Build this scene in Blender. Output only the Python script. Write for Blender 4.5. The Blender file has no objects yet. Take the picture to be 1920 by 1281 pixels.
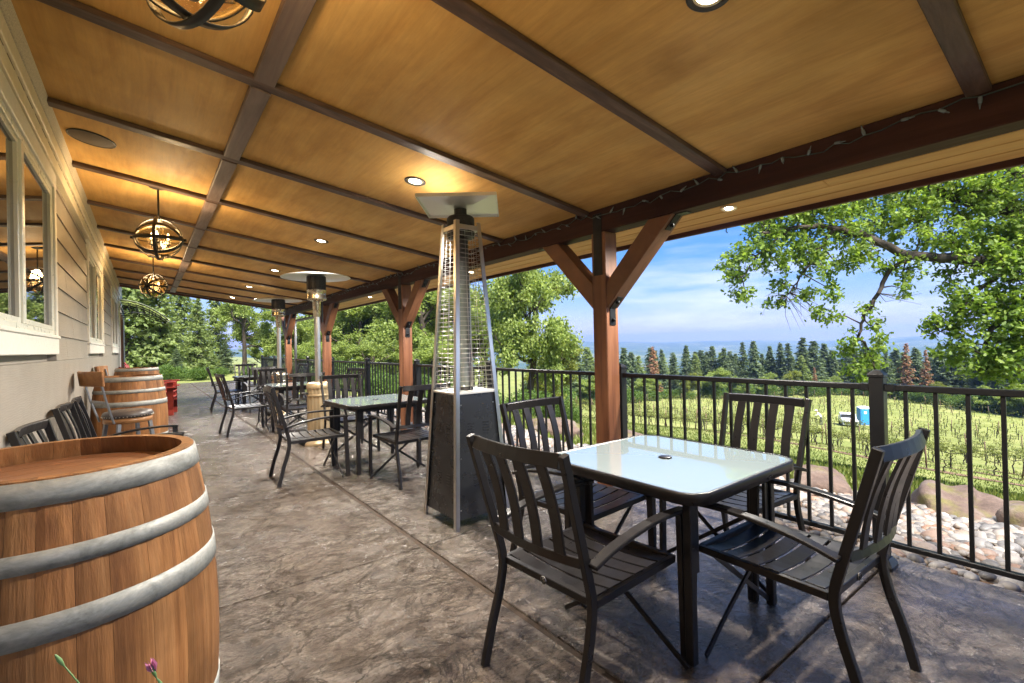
import bpy, bmesh, math, random
import numpy as np
from mathutils import Vector, Matrix

random.seed(7)
RNG = np.random.default_rng(7)
SC = bpy.context.scene
COL = SC.collection
R = math.radians

# ------------------------------------------------------------------ camera, world, sun, exposure
CAM_H = 1.2
YAW, PITCH, ROLL = R(37.489), R(0.314), R(-1.297)
F_PX = 894.5                                     # focal length in pixels of a 1920 px wide picture
fw = Vector((math.sin(YAW)*math.cos(PITCH), math.cos(YAW)*math.cos(PITCH), math.sin(PITCH)))
r0 = Vector((math.cos(YAW), -math.sin(YAW), 0)); u0 = r0.cross(fw)
rt = r0*math.cos(ROLL) + u0*math.sin(ROLL)
up = -r0*math.sin(ROLL) + u0*math.cos(ROLL)
cam_data = bpy.data.cameras.new('camera')
cam_data.sensor_width = 36.0
cam_data.lens = 36.0*F_PX/1920.0
cam_data.clip_start = 0.05
cam_data.clip_end = 30000
cam = bpy.data.objects.new('camera', cam_data); COL.objects.link(cam)
m = Matrix((rt, up, -fw)).transposed().to_4x4(); m.translation = (0, 0, CAM_H)
cam.matrix_world = m
SC.camera = cam

def pix(x, y):                                   # direction through a pixel of the 1920x1281 photograph
    return fw + rt*((x-960)/F_PX) - up*((y-640.5)/F_PX)
def project(p):
    v = Vector(p) - Vector((0, 0, CAM_H)); z = v.dot(fw)
    if z < 0.1: return None
    return 960+F_PX*v.dot(rt)/z, 640.5-F_PX*v.dot(up)/z

SUN_EL, SUN_AZ = R(56), math.atan2(-0.14, -0.99)    # azimuth measured from +Y towards +X
sun_to = Vector((math.sin(SUN_AZ)*math.cos(SUN_EL), math.cos(SUN_AZ)*math.cos(SUN_EL), math.sin(SUN_EL)))
sd = bpy.data.lights.new('sun', 'SUN'); sd.energy = 3.5; sd.angle = R(22); sd.color = (1.0, 0.955, 0.88)
so = bpy.data.objects.new('sun', sd); COL.objects.link(so)
so.rotation_euler = sun_to.to_track_quat('Z', 'Y').to_euler()

world = bpy.data.worlds.new('World'); SC.world = world; world.use_nodes = True
wn, wl = world.node_tree.nodes, world.node_tree.links
wn.clear()
wout = wn.new('ShaderNodeOutputWorld'); wbg = wn.new('ShaderNodeBackground')
sky = wn.new('ShaderNodeTexSky'); sky.sky_type = 'NISHITA'; sky.sun_disc = False
sky.sun_elevation = SUN_EL; sky.sun_rotation = SUN_AZ; sky.altitude = 100
sky.air_density = 1.0; sky.dust_density = 0.1; sky.ozone_density = 5.0
tc = wn.new('ShaderNodeTexCoord'); mp = wn.new('ShaderNodeMapping'); mp.inputs['Scale'].default_value = (1.5, 1.5, 11.0)
nz = wn.new('ShaderNodeTexNoise'); nz.inputs['Scale'].default_value = 2.6; nz.inputs['Detail'].default_value = 7; nz.inputs['Roughness'].default_value = 0.55
cr = wn.new('ShaderNodeValToRGB'); cr.color_ramp.elements[0].position = 0.47; cr.color_ramp.elements[1].position = 0.70
sx = wn.new('ShaderNodeSeparateXYZ')
band = wn.new('ShaderNodeMapRange'); band.inputs['From Min'].default_value = 0.26; band.inputs['From Max'].default_value = 0.03
mul = wn.new('ShaderNodeMath'); mul.operation = 'MULTIPLY'
mul2 = wn.new('ShaderNodeMath'); mul2.operation = 'MULTIPLY'; mul2.inputs[1].default_value = 0.8
mixc = wn.new('ShaderNodeMixRGB'); mixc.inputs['Color2'].default_value = (6.6, 6.7, 7.4, 1)
wl.new(tc.outputs['Generated'], mp.inputs['Vector']); wl.new(mp.outputs[0], nz.inputs['Vector'])
wl.new(nz.outputs['Fac'], cr.inputs['Fac']); wl.new(tc.outputs['Generated'], sx.inputs[0]); wl.new(sx.outputs['Z'], band.inputs['Value'])
wl.new(cr.outputs['Color'], mul.inputs[0]); wl.new(band.outputs[0], mul.inputs[1])
wl.new(mul.outputs[0], mul2.inputs[0])
wl.new(mul2.outputs[0], mixc.inputs['Fac']); hsv = wn.new('ShaderNodeHueSaturation'); hsv.inputs['Saturation'].default_value = 1.55; wl.new(sky.outputs[0], hsv.inputs['Color']); tint = wn.new('ShaderNodeMixRGB'); tint.blend_type = 'MULTIPLY'; tint.inputs['Fac'].default_value = 1; tint.inputs['Color2'].default_value = (1.22, .84, 1.04, 1); wl.new(hsv.outputs[0], tint.inputs['Color1']); veil = wn.new('ShaderNodeMixRGB'); veil.inputs['Fac'].default_value = .38; veil.inputs['Color2'].default_value = (1.75, 2.7, 4.9, 1); wl.new(tint.outputs[0], veil.inputs['Color1']); wl.new(veil.outputs[0], mixc.inputs['Color1'])
wl.new(mixc.outputs[0], wbg.inputs['Color']); wbg.inputs['Strength'].default_value = 0.0375
wl.new(wbg.outputs[0], wout.inputs['Surface'])

SC.view_settings.view_transform = 'Standard'; SC.view_settings.look = 'None'
SC.view_settings.gamma = 1.0; SC.view_settings.use_curve_mapping = False
SC.view_settings.exposure = 2.45
DOWNLIGHT_W, PENDANT_W = 64.0, 9.0
HAZE_DENSITY = 0.00024
cy = SC.cycles
cy.use_denoising = True
try: cy.denoiser = 'OPENIMAGEDENOISE'
except Exception: pass
cy.use_adaptive_sampling = True; cy.adaptive_threshold = 0.02
cy.max_bounces = 9; cy.diffuse_bounces = 5; cy.glossy_bounces = 4; cy.transmission_bounces = 6; cy.transparent_max_bounces = 8; cy.volume_bounces = 0
cy.sample_clamp_indirect = 6.0; cy.caustics_reflective = False; cy.caustics_refractive = False

# ------------------------------------------------------------------ materials
MATS = {}
def nodes_of(name):
    mt = bpy.data.materials.new(name); mt.use_nodes = True
    nt = mt.node_tree; bs = nt.nodes['Principled BSDF']
    return mt, nt, nt.nodes, nt.links, bs
def coord(nt, stretch=(1, 1, 1), space='Object', rand=True):
    n, l = nt.nodes, nt.links
    t = n.new('ShaderNodeTexCoord'); mp = n.new('ShaderNodeMapping'); mp.inputs['Scale'].default_value = stretch
    l.new(t.outputs[space], mp.inputs['Vector'])
    if rand:
        oi = n.new('ShaderNodeObjectInfo'); mu = n.new('ShaderNodeMath'); mu.operation = 'MULTIPLY'; mu.inputs[1].default_value = 57.0
        l.new(oi.outputs['Random'], mu.inputs[0]); l.new(mu.outputs[0], mp.inputs['Location'])
    return mp.outputs[0]
def noise(nt, vec, scale, detail=4, rough=.55, dist=0):
    t = nt.nodes.new('ShaderNodeTexNoise'); nt.links.new(vec, t.inputs['Vector'])
    t.inputs['Scale'].default_value = scale; t.inputs['Detail'].default_value = detail
    t.inputs['Roughness'].default_value = rough; t.inputs['Distortion'].default_value = dist
    return t.outputs['Fac']
def ramp(nt, fac, stops):
    r = nt.nodes.new('ShaderNodeValToRGB'); nt.links.new(fac, r.inputs['Fac'])
    e = r.color_ramp.elements
    while len(e) < len(stops): e.new(0.5)
    for i, (p, c) in enumerate(stops):
        e[i].position = p; e[i].color = (c[0], c[1], c[2], 1) if hasattr(c, '__len__') else (c, c, c, 1)
    return r.outputs['Color']
def bump(nt, bs, height, strength=.3, dist=.01):
    b = nt.nodes.new('ShaderNodeBump'); b.inputs['Strength'].default_value = strength; b.inputs['Distance'].default_value = dist
    nt.links.new(height, b.inputs['Height']); nt.links.new(b.outputs[0], bs.inputs['Normal'])
def mulcol(nt, a, b, fac=1.0, mode='MULTIPLY'):
    x = nt.nodes.new('ShaderNodeMixRGB'); x.blend_type = mode; x.inputs['Fac'].default_value = fac
    nt.links.new(a, x.inputs['Color1']); nt.links.new(b, x.inputs['Color2']); return x.outputs[0]
def objvar(nt, lo, hi):                          # slight brightness change from piece to piece
    oi = nt.nodes.new('ShaderNodeObjectInfo')
    return ramp(nt, oi.outputs['Random'], [(0, lo), (1, hi)])
def maths(nt, op, a, b):
    x = nt.nodes.new('ShaderNodeMath'); x.operation = op
    for i, v in enumerate((a, b)):
        if hasattr(v, 'links'): nt.links.new(v, x.inputs[i])
        else: x.inputs[i].default_value = v
    return x.outputs[0]

def plain(name, c, rough=.5, metal=0.0, var=.12, scale=14, bmp=.0, spec=.5, roughvar=.12):
    mt, nt, n, l, bs = nodes_of(name)
    v = coord(nt); f = noise(nt, v, scale, 5)
    lo = tuple(x*(1-var) for x in c); hi = tuple(min(1, x*(1+var)) for x in c)
    l.new(ramp(nt, f, [(.3, lo), (.7, hi)]), bs.inputs['Base Color'])
    f2 = noise(nt, v, scale*3, 4)
    l.new(ramp(nt, f2, [(.3, max(0, rough-roughvar)), (.7, min(1, rough+roughvar))]), bs.inputs['Roughness'])
    bs.inputs['Metallic'].default_value = metal; bs.inputs['Specular IOR Level'].default_value = spec
    if bmp: bump(nt, bs, f2, bmp, .004)
    MATS[name] = mt; return mt

def wood(name, dark, mid, light, grain=(1, 1, 1), gscale=9, fine=60, rough=.5, bmp=.25, var=(.82, 1.12), blotch=None, knots=0.0, spec=.4, streak=None, blo=.66, finef=.8, stf=.6):
    """grain is the stretch of the object space: small along the fibres"""
    mt, nt, n, l, bs = nodes_of(name)
    v = coord(nt, grain); g = noise(nt, v, gscale, 6, .6, .6); f = noise(nt, v, fine, 4, .6)
    col = ramp(nt, g, [(.28, dark), (.5, mid), (.72, light)])
    col = mulcol(nt, col, ramp(nt, f, [(.3, .82), (.65, 1.0)]), finef)
    vb = coord(nt, (1, 1, 1))
    if streak: col = mulcol(nt, col, ramp(nt, noise(nt, coord(nt, streak), 3.0, 5, .7), [(.30, .68), (.58, 1.0)]), stf)
    if blotch:
        col = mulcol(nt, col, ramp(nt, noise(nt, vb, blotch, 4), [(.32, blo), (.62, 1.0)]), .85)
    if knots:
        vo = n.new('ShaderNodeTexVoronoi'); l.new(coord(nt, tuple(.35+.65*x for x in grain)), vo.inputs['Vector']); vo.inputs['Scale'].default_value = knots
        col = mulcol(nt, col, ramp(nt, vo.outputs['Distance'], [(.02, .25), (.09, 1.0)]), .7)
    col = mulcol(nt, col, objvar(nt, var[0], min(1, var[1])), 1)
    l.new(col, bs.inputs['Base Color']); bs.inputs['Specular IOR Level'].default_value = spec
    l.new(ramp(nt, f, [(.3, rough-.1), (.7, rough+.12)]), bs.inputs['Roughness'])
    if bmp: bump(nt, bs, f, bmp, .003)
    MATS[name] = mt; return mt

def leafmat(name, cols, trans=.35, rough=.5):
    mt, nt, n, l, bs = nodes_of(name)
    g = n.new('ShaderNodeNewGeometry')
    c = ramp(nt, g.outputs['Random Per Island'], [(i/(len(cols)-1), x) for i, x in enumerate(cols)])
    v = coord(nt, space='Object', rand=False)
    c = mulcol(nt, c, ramp(nt, noise(nt, v, .35, 3), [(.3, (.86, .9, .84)), (.7, (1, 1, 1))]), 1)
    c = mulcol(nt, c, objvar(nt, .9, 1.0), 1)
    l.new(c, bs.inputs['Base Color']); bs.inputs['Roughness'].default_value = rough; bs.inputs['Specular IOR Level'].default_value = .25
    tr = n.new('ShaderNodeBsdfTranslucent'); mx = n.new('ShaderNodeMixShader'); mx.inputs[0].default_value = trans
    br = n.new('ShaderNodeMixRGB'); br.blend_type = 'MULTIPLY'; br.inputs['Fac'].default_value = 1; br.inputs['Color2'].default_value = (1.0, 1.0, .55, 1)
    l.new(c, br.inputs['Color1']); l.new(br.outputs[0], tr.inputs['Color'])
    l.new(bs.outputs[0], mx.inputs[1]); l.new(tr.outputs[0], mx.inputs[2]); l.new(mx.outputs[0], n['Material Output'].inputs['Surface'])
    MATS[name] = mt; return mt

def glowmat(name, c, s):
    mt, nt, n, l, bs = nodes_of(name)
    bs.inputs['Base Color'].default_value = (*c, 1); bs.inputs['Emission Color'].default_value = (*c, 1); bs.inputs['Emission Strength'].default_value = s
    MATS[name] = mt; return mt

# metals and plain things
plain('black_metal', (.016, .0145, .015), .32, .0, .12, 8, .0, .35, .05)
plain('fence_black', (.010, .010, .011), .36, .0, .12, 6, .0, .35, .05)
plain('panel_black', (.016, .017, .020), .28, .0, .10, 3, .0, .6, .04)
plain('bronze', (.030, .026, .021), .42, .35, .2, 12, .0, .4, .05)
plain('steel', (.62, .60, .56), .30, 1.0, .02, 3, .0, .5, .02)
plain('steel_pale', (.74, .73, .70), .36, .55, .02, 3, .0, .5, .03)
plain('brass_steel', (.50, .43, .31), .27, 1.0, .03, 3, .0, .5, .03)
plain('gold_housing', (.46, .35, .21), .38, .45, .06, 3, .0, .5, .04)
plain('dark_mesh', (.05, .045, .04), .5, .6, .3, 40)
plain('hinge_black', (.012, .013, .015), .45, .7, .3, 20, .05)
plain('rubber', (.015, .015, .015), .7)
plain('white_trim', (.70, .69, .63), .5, 0, .05, 30, .12)
plain('vinyl', (.66, .67, .60), .35, 0, .04, 8)
plain('frieze_paint', (.66, .59, .43), .5, 0, .06, 20, .10)
plain('vent_strip', (.50, .45, .35), .7, 0, .35, 160, .3)
plain('speaker_brown', (.12, .085, .05), .7, 0, .15, 200, .2)
plain('cream', (.78, .70, .52), .5)
plain('wire_green', (.03, .05, .04), .5)
plain('bulb_glass', (.16, .19, .20), .2)
plain('leather', (.055, .045, .042), .42, 0, .2, 25, .15)
plain('nail', (.65, .63, .58), .3, 1.0)
plain('grey_metal', (.20, .21, .23), .4, .6)
plain('red_plastic', (.30, .035, .022), .45, 0, .18, 9, .03)
plain('toilet_blue', (.03, .25, .60), .45, 0, .12, 4)
plain('toilet_white', (.78, .79, .8), .5)
plain('truck_white', (.66, .68, .72), .35, 0, .06, 4)
plain('dark_glass', (.02, .022, .025), .1)
plain('shirt_white', (.75, .72, .70), .8)
plain('trouser_dark', (.06, .06, .09), .8)
plain('skin', (.50, .30, .22), .6)
plain('pot_clay', (.33, .14, .07), .7, 0, .2, 9, .1)
plain('petal', (.55, .20, .34), .6)
plain('stem_green', (.13, .25, .09), .55)
plain('joint_fill', (.036, .020, .010), .85, 0, .35, 30, .4)
plain('patio_edge', (.10, .078, .06), .8, 0, .2, 9, .3)
plain('roof_deck', (.10, .09, .08), .9)
plain('gutter_brown', (.045, .022, .016), .5)
plain('badge', (.45, .43, .40), .35, .9)
plain('amber_wick', (.85, .62, .30), .5)
glowmat('lens_glow', (1.0, .90, .70), 9.0)
glowmat('bulb_glow', (1.0, .70, .34), 9.0)

# timber
wood('ply', (.54, .29, .085), (.70, .405, .13), (.78, .48, .17), (2.6, .5, 1), 2.4, 30, .60, .12, (.92, 1.0), 1.7, 0, .12, (14, .5, 1), .74, .45, .38)
wood('ply_wall', (.54, .29, .085), (.70, .405, .13), (.78, .48, .17), (2.6, .5, 1), 2.4, 30, .60, .12, (.92, 1.0), 1.7, 0, .12, (14, .5, 1), .74, .45, .38)
wood('batten', (.05, .026, .017), (.10, .055, .036), (.19, .115, .08), (.16, 2, 2), 9, 40, .50, .25, (.8, 1.0), 1.5, 1.2)
wood('beam_grey', (.125, .082, .066), (.19, .13, .105), (.27, .195, .16), (2, .16, 2), 9, 40, .46, .3, (.85, 1.0), 1.5, 1.6)
wood('header', (.030, .011, .007), (.052, .019, .011), (.075, .029, .017), (2, .12, 2), 7, 40, .6, .25, (.9, 1.0), .8, 0, .15)
wood('post', (.105, .036, .016), (.20, .078, .034), (.28, .12, .055), (2.2, 2.2, .16), 6, 42, .48, .3, (.9, 1.0), 1.3, 2.2)
wood('brace', (.105, .038, .017), (.18, .072, .032), (.25, .108, .05), (2, .5, .5), 6, 42, .48, .25, (.9, 1.0), 1.3)
wood('soffit', (.58, .31, .10), (.72, .42, .15), (.80, .50, .20), (2, .14, 2), 6, 42, .5, .15, (.82, 1.0), 1.0, 1.3, .3, None, .9)
wood('soffit_pale', (.38, .28, .11), (.48, .37, .16), (.55, .44, .22), (2, .14, 2), 6, 42, .5, .15, (.9, 1.0), 1.0, 1.3)
wood('fascia', (.055, .018, .012), (.085, .028, .018), (.12, .04, .026), (2, .14, 2), 6, 42, .5, .2)
wood('stave', (.19, .075, .026), (.36, .16, .056), (.50, .25, .10), (2.4, 2.4, .12), 7, 75, .55, .5, (.62, 1.0), 4.5, 3.4, .3, (16, 16, .6), .55)
wood('barrel_head', (.13, .05, .022), (.20, .085, .038), (.27, .125, .06), (.25, 2.2, 2.2), 6, 50, .42, .25, (.8, 1.0), 2.4)
wood('stool_wood', (.20, .085, .03), (.33, .155, .058), (.42, .22, .09), (2, .25, 2), 6, 50, .35, .1)
wood('wood_post', (.09, .05, .03), (.13, .078, .046), (.17, .11, .07), (2, 2, .2), 8, 50, .8, .3)
wood('bark', (.035, .026, .018), (.07, .053, .038), (.12, .095, .07), (1, 1, .3), 5, 25, .9, .6)
wood('bark_fir', (.05, .035, .026), (.09, .065, .048), (.13, .10, .08), (1, 1, .3), 5, 25, .9, .5)
wood('vine_bark', (.02, .014, .010), (.035, .026, .018), (.06, .045, .03), (1, 1, .3), 12, 40, .9, .5)

# hoops: worn galvanised steel
mt, nt, n, l, bs = nodes_of('hoop'); MATS['hoop'] = mt
v = coord(nt, (1, 1, 2)); a = noise(nt, v, 11, 8, .72, .9); b = noise(nt, v, 80, 4)
l.new(mulcol(nt, ramp(nt, a, [(.3, (.17, .175, .17)), (.48, (.27, .28, .27)), (.6, (.33, .335, .32)), (.75, (.43, .42, .385))]), ramp(nt, b, [(.3, .75), (.6, 1.0)]), .7), bs.inputs['Base Color'])
bs.inputs['Metallic'].default_value = .35; l.new(ramp(nt, a, [(.3, .70), (.7, .5)]), bs.inputs['Roughness']); bump(nt, bs, b, .15, .002)

# lap siding, painted, with embossed grain
mt, nt, n, l, bs = nodes_of('siding'); MATS['siding'] = mt
v = coord(nt, (1, .55, 5.0)); a = noise(nt, v, 7, 5, .6, 1.8); b = noise(nt, coord(nt), 3, 4)
w_ = n.new('ShaderNodeTexWave'); w_.wave_type = 'BANDS'; w_.bands_direction = 'Z'; l.new(coord(nt, (1, .28, 1)), w_.inputs['Vector'])
w_.inputs['Scale'].default_value = 26; w_.inputs['Distortion'].default_value = 7; w_.inputs['Detail'].default_value = 3; w_.inputs['Detail Scale'].default_value = 1.2
l.new(mulcol(nt, ramp(nt, b, [(.3, (.275, .245, .205)), (.7, (.32, .29, .25))]), ramp(nt, a, [(.25, .9), (.6, 1.0)]), .8), bs.inputs['Base Color'])
bs.inputs['Roughness'].default_value = .5
bump(nt, bs, maths(nt, 'ADD', maths(nt, 'MULTIPLY', w_.outputs['Fac'], .35), a), .22, .005)

# stamped concrete, sealed and a little wet
mt, nt, n, l, bs = nodes_of('stamped_concrete'); MATS['stamped_concrete'] = mt
v = coord(nt, rand=False); vw = coord(nt, (1, 1.3, 1), rand=False)
big = noise(nt, v, .9, 4); med = noise(nt, vw, 5.5, 10, .70, 1.3); fin = noise(nt, vw, 34, 6, .7, .4); rid = noise(nt, vw, 2.3, 7, .62, 2.4); rid2 = noise(nt, vw, 7.0, 6, .62, 1.6)
ridge = maths(nt, 'ABSOLUTE', maths(nt, 'SUBTRACT', rid, .5), 0.0); ridge2 = maths(nt, 'ABSOLUTE', maths(nt, 'SUBTRACT', rid2, .5), 0.0)
crk = ramp(nt, ridge, [(0, 0.0), (.016, 1.0)]); crk2 = ramp(nt, ridge2, [(0, 0.0), (.03, 1.0)])
col = ramp(nt, med, [(.28, (.046, .034, .026)), (.42, (.105, .084, .069)), (.58, (.176, .151, .131)), (.78, (.285, .257, .232))])
col = mulcol(nt, col, ramp(nt, big, [(.3, (.80, .70, .60)), (.7, (1, 1, 1))]), .9)
col = mulcol(nt, col, ramp(nt, fin, [(.34, .50), (.58, 1.0)]), .75)
col = mulcol(nt, col, ramp(nt, ridge, [(0, .28), (.022, 1.0)]), .8)
col = mulcol(nt, col, ramp(nt, ridge2, [(0, .55), (.03, 1.0)]), .6)
l.new(col, bs.inputs['Base Color'])
l.new(ramp(nt, noise(nt, v, 2.6, 5, .6), [(.32, .10), (.68, .34)]), bs.inputs['Roughness']); bs.inputs['Specular IOR Level'].default_value = .6
hgt = maths(nt, 'ADD', maths(nt, 'ADD', med, maths(nt, 'MULTIPLY', crk2, .05)), maths(nt, 'ADD', maths(nt, 'MULTIPLY', crk, .09), maths(nt, 'MULTIPLY', fin, .30)))
bump(nt, bs, hgt, .9, .030)

# pebbles: one tone per stone
mt, nt, n, l, bs = nodes_of('pebble'); MATS['pebble'] = mt
g = n.new('ShaderNodeNewGeometry')
c = ramp(nt, g.outputs['Random Per Island'], [(0, (.07, .064, .06)), (.2, (.13, .122, .118)), (.42, (.20, .18, .165)), (.6, (.17, .125, .088)), (.78, (.24, .225, .21)), (.9, (.18, .098, .06)), (1, (.31, .29, .265))])
f = noise(nt, coord(nt, rand=False), 70, 4)
l.new(mulcol(nt, c, ramp(nt, f, [(.3, .75), (.65, 1.0)]), .8), bs.inputs['Base Color']); bs.inputs['Roughness'].default_value = .6

mt, nt, n, l, bs = nodes_of('boulder'); MATS['boulder'] = mt
v = coord(nt); a = noise(nt, v, 2.2, 7, .65, .4); b = noise(nt, v, 3.1, 5); fin = noise(nt, v, 26, 5, .65)
c1 = ramp(nt, a, [(.3, (.055, .034, .025)), (.5, (.115, .075, .057)), (.7, (.17, .135, .11))])
mx = n.new('ShaderNodeMixRGB'); l.new(ramp(nt, b, [(.52, 0.0), (.66, 1.0)]), mx.inputs['Fac']); l.new(c1, mx.inputs['Color1']); mx.inputs['Color2'].default_value = (.11, .10, .018, 1)
l.new(mulcol(nt, mx.outputs[0], ramp(nt, fin, [(.3, .6), (.65, 1)]), .8), bs.inputs['Base Color']); bs.inputs['Roughness'].default_value = .85; bump(nt, bs, maths(nt, 'ADD', a, maths(nt, 'MULTIPLY', fin, .3)), .6, .05)

# hillside: grass, thin soil lines, far woods
mt, nt, n, l, bs = nodes_of('hillside'); MATS['hillside'] = mt
v = coord(nt, rand=False); a = noise(nt, v, .35, 6, .6); fin = noise(nt, v, 9, 6, .75); far = noise(nt, v, .004, 8, .65)
near = ramp(nt, a, [(.3, (.135, .165, .045)), (.5, (.195, .215, .066)), (.7, (.26, .26, .095))])
near = mulcol(nt, near, ramp(nt, fin, [(.3, .55), (.6, 1.0)]), .85)
wood_c = ramp(nt, far, [(.35, (.03, .06, .022)), (.52, (.045, .08, .03)), (.6, (.14, .15, .06)), (.7, (.10, .12, .05))])
geo = n.new('ShaderNodeNewGeometry'); sp = n.new('ShaderNodeSeparateXYZ'); l.new(geo.outputs['Position'], sp.inputs[0])
mr = n.new('ShaderNodeMapRange'); mr.inputs['From Min'].default_value = 135; mr.inputs['From Max'].default_value = 190; l.new(sp.outputs['X'], mr.inputs['Value'])
mx = n.new('ShaderNodeMixRGB'); l.new(mr.outputs[0], mx.inputs['Fac']); l.new(near, mx.inputs['Color1']); l.new(wood_c, mx.inputs['Color2'])
l.new(mx.outputs[0], bs.inputs['Base Color']); bs.inputs['Roughness'].default_value = .9; bs.inputs['Specular IOR Level'].default_value = .1
bump(nt, bs, fin, .5, .06)
plain('soil', (.13, .075, .042), .95, 0, .35, 7, .5)

leafmat('polycarbonate', [(.62, .66, .66), (.66, .70, .70)], .55, .15)
leafmat('oak_leaf', [(.13, .215, .035), (.19, .29, .05), (.26, .36, .07), (.34, .43, .11)], .55)
leafmat('oak_leaf_far', [(.19, .255, .065), (.25, .32, .085), (.32, .39, .11), (.40, .46, .15)], .55)
leafmat('yellow_leaf', [(.16, .20, .03), (.22, .25, .04), (.28, .29, .06)], .35)
leafmat('fir_needle', [(.09, .128, .068), (.125, .17, .085), (.175, .225, .108)], .4)
leafmat('fir_needle_light', [(.19, .25, .085), (.25, .315, .11), (.32, .385, .14)], .55)
leafmat('dead_needle', [(.20, .095, .045), (.29, .145, .075), (.34, .19, .11)], .2)
leafmat('vine_leaf', [(.12, .15, .03), (.19, .21, .05), (.26, .265, .08)], .4)
leafmat('grass_blade', [(.08, .12, .022), (.135, .17, .035), (.20, .205, .065)], .35)
leafmat('bush_leaf', [(.08, .14, .03), (.125, .20, .045), (.18, .265, .065)], .5)

# glass
mt, nt, n, l, bs = nodes_of('window_glass'); MATS['window_glass'] = mt
bs.inputs['Base Color'].default_value = (.012, .014, .014, 1); bs.inputs['Roughness'].default_value = .015; bs.inputs['IOR'].default_value = 1.75
bump(nt, bs, noise(nt, coord(nt), 1.6, 2), .02, .01)
mt, nt, n, l, bs = nodes_of('table_glass'); MATS['table_glass'] = mt
v = coord(nt); bs.inputs['Base Color'].default_value = (.31, .385, .41, 1); bs.inputs['Roughness'].default_value = .035; bs.inputs['IOR'].default_value = 1.6
bs.inputs['Transmission Weight'].default_value = .22; bs.inputs['Coat Weight'].default_value = .5; bs.inputs['Coat Roughness'].default_value = .03
bump(nt, bs, noise(nt, v, 30, 2, .5), .010, .004)
mt, nt, n, l, bs = nodes_of('amber_glass'); MATS['amber_glass'] = mt
n.remove(bs)
gl = n.new('ShaderNodeBsdfGlossy'); gl.inputs['Roughness'].default_value = .08; tp = n.new('ShaderNodeBsdfTransparent'); tp.inputs['Color'].default_value = (.94, .80, .56, 1)
tl = n.new('ShaderNodeBsdfTranslucent'); tl.inputs['Color'].default_value = (.9, .55, .2, 1)
m1 = n.new('ShaderNodeMixShader'); m1.inputs[0].default_value = .0; m2 = n.new('ShaderNodeMixShader'); m2.inputs[0].default_value = .06
l.new(tp.outputs[0], m1.inputs[1]); l.new(tl.outputs[0], m1.inputs[2]); l.new(m1.outputs[0], m2.inputs[1]); l.new(gl.outputs[0], m2.inputs[2]); l.new(m2.outputs[0], n['Material Output'].inputs['Surface'])
bb = n.new('ShaderNodeBump'); bb.inputs['Strength'].default_value = .5; bb.inputs['Distance'].default_value = .004; l.new(noise(nt, coord(nt), 60, 3), bb.inputs['Height']); l.new(bb.outputs[0], gl.inputs['Normal'])
mt, nt, n, l, bs = nodes_of('clear_tube'); MATS['clear_tube'] = mt
n.remove(bs)
gl = n.new('ShaderNodeBsdfGlossy'); gl.inputs['Roughness'].default_value = .04; tp = n.new('ShaderNodeBsdfTransparent'); tp.inputs['Color'].default_value = (.90, .93, .92, 1)
fr = n.new('ShaderNodeFresnel'); fr.inputs['IOR'].default_value = 1.6; m2 = n.new('ShaderNodeMixShader')
df = n.new('ShaderNodeBsdfTranslucent'); df.inputs['Color'].default_value = (.8, .82, .8, 1); m3 = n.new('ShaderNodeMixShader'); m3.inputs[0].default_value = .42
l.new(tp.outputs[0], m3.inputs[1]); l.new(df.outputs[0], m3.inputs[2])
l.new(fr.outputs[0], m2.inputs[0]); l.new(m3.outputs[0], m2.inputs[1]); l.new(gl.outputs[0], m2.inputs[2]); l.new(m2.outputs[0], n['Material Output'].inputs['Surface'])

# ------------------------------------------------------------------ object helpers
def tag(o, label=None, cat=None, group=None, kind=None):
    if label: o['label'] = label
    if cat: o['category'] = cat
    if group: o['group'] = group
    if kind: o['kind'] = kind
    return o
def empty(name, loc=(0, 0, 0), rz=0.0, label=None, cat=None, group=None, parent=None):
    o = bpy.data.objects.new(name, None); COL.objects.link(o); o.empty_display_size = .1
    o.location = loc; o.rotation_euler = (0, 0, rz)
    if parent: o.parent = parent
    return tag(o, label, cat, group)
def obj(name, me, mat, parent=None, loc=None, rot=None, scale=None):
    o = bpy.data.objects.new(name, me); COL.objects.link(o)
    if mat and not me.materials: me.materials.append(MATS[mat])
    if parent: o.parent = parent
    if loc is not None: o.location = loc
    if rot is not None: o.rotation_euler = rot
    if scale is not None: o.scale = scale
    return o
def copy_tree(o, parent=None):
    c = o.copy(); COL.objects.link(c); c.parent = parent
    for ch in list(o.children): copy_tree(ch, c)
    return c

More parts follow.
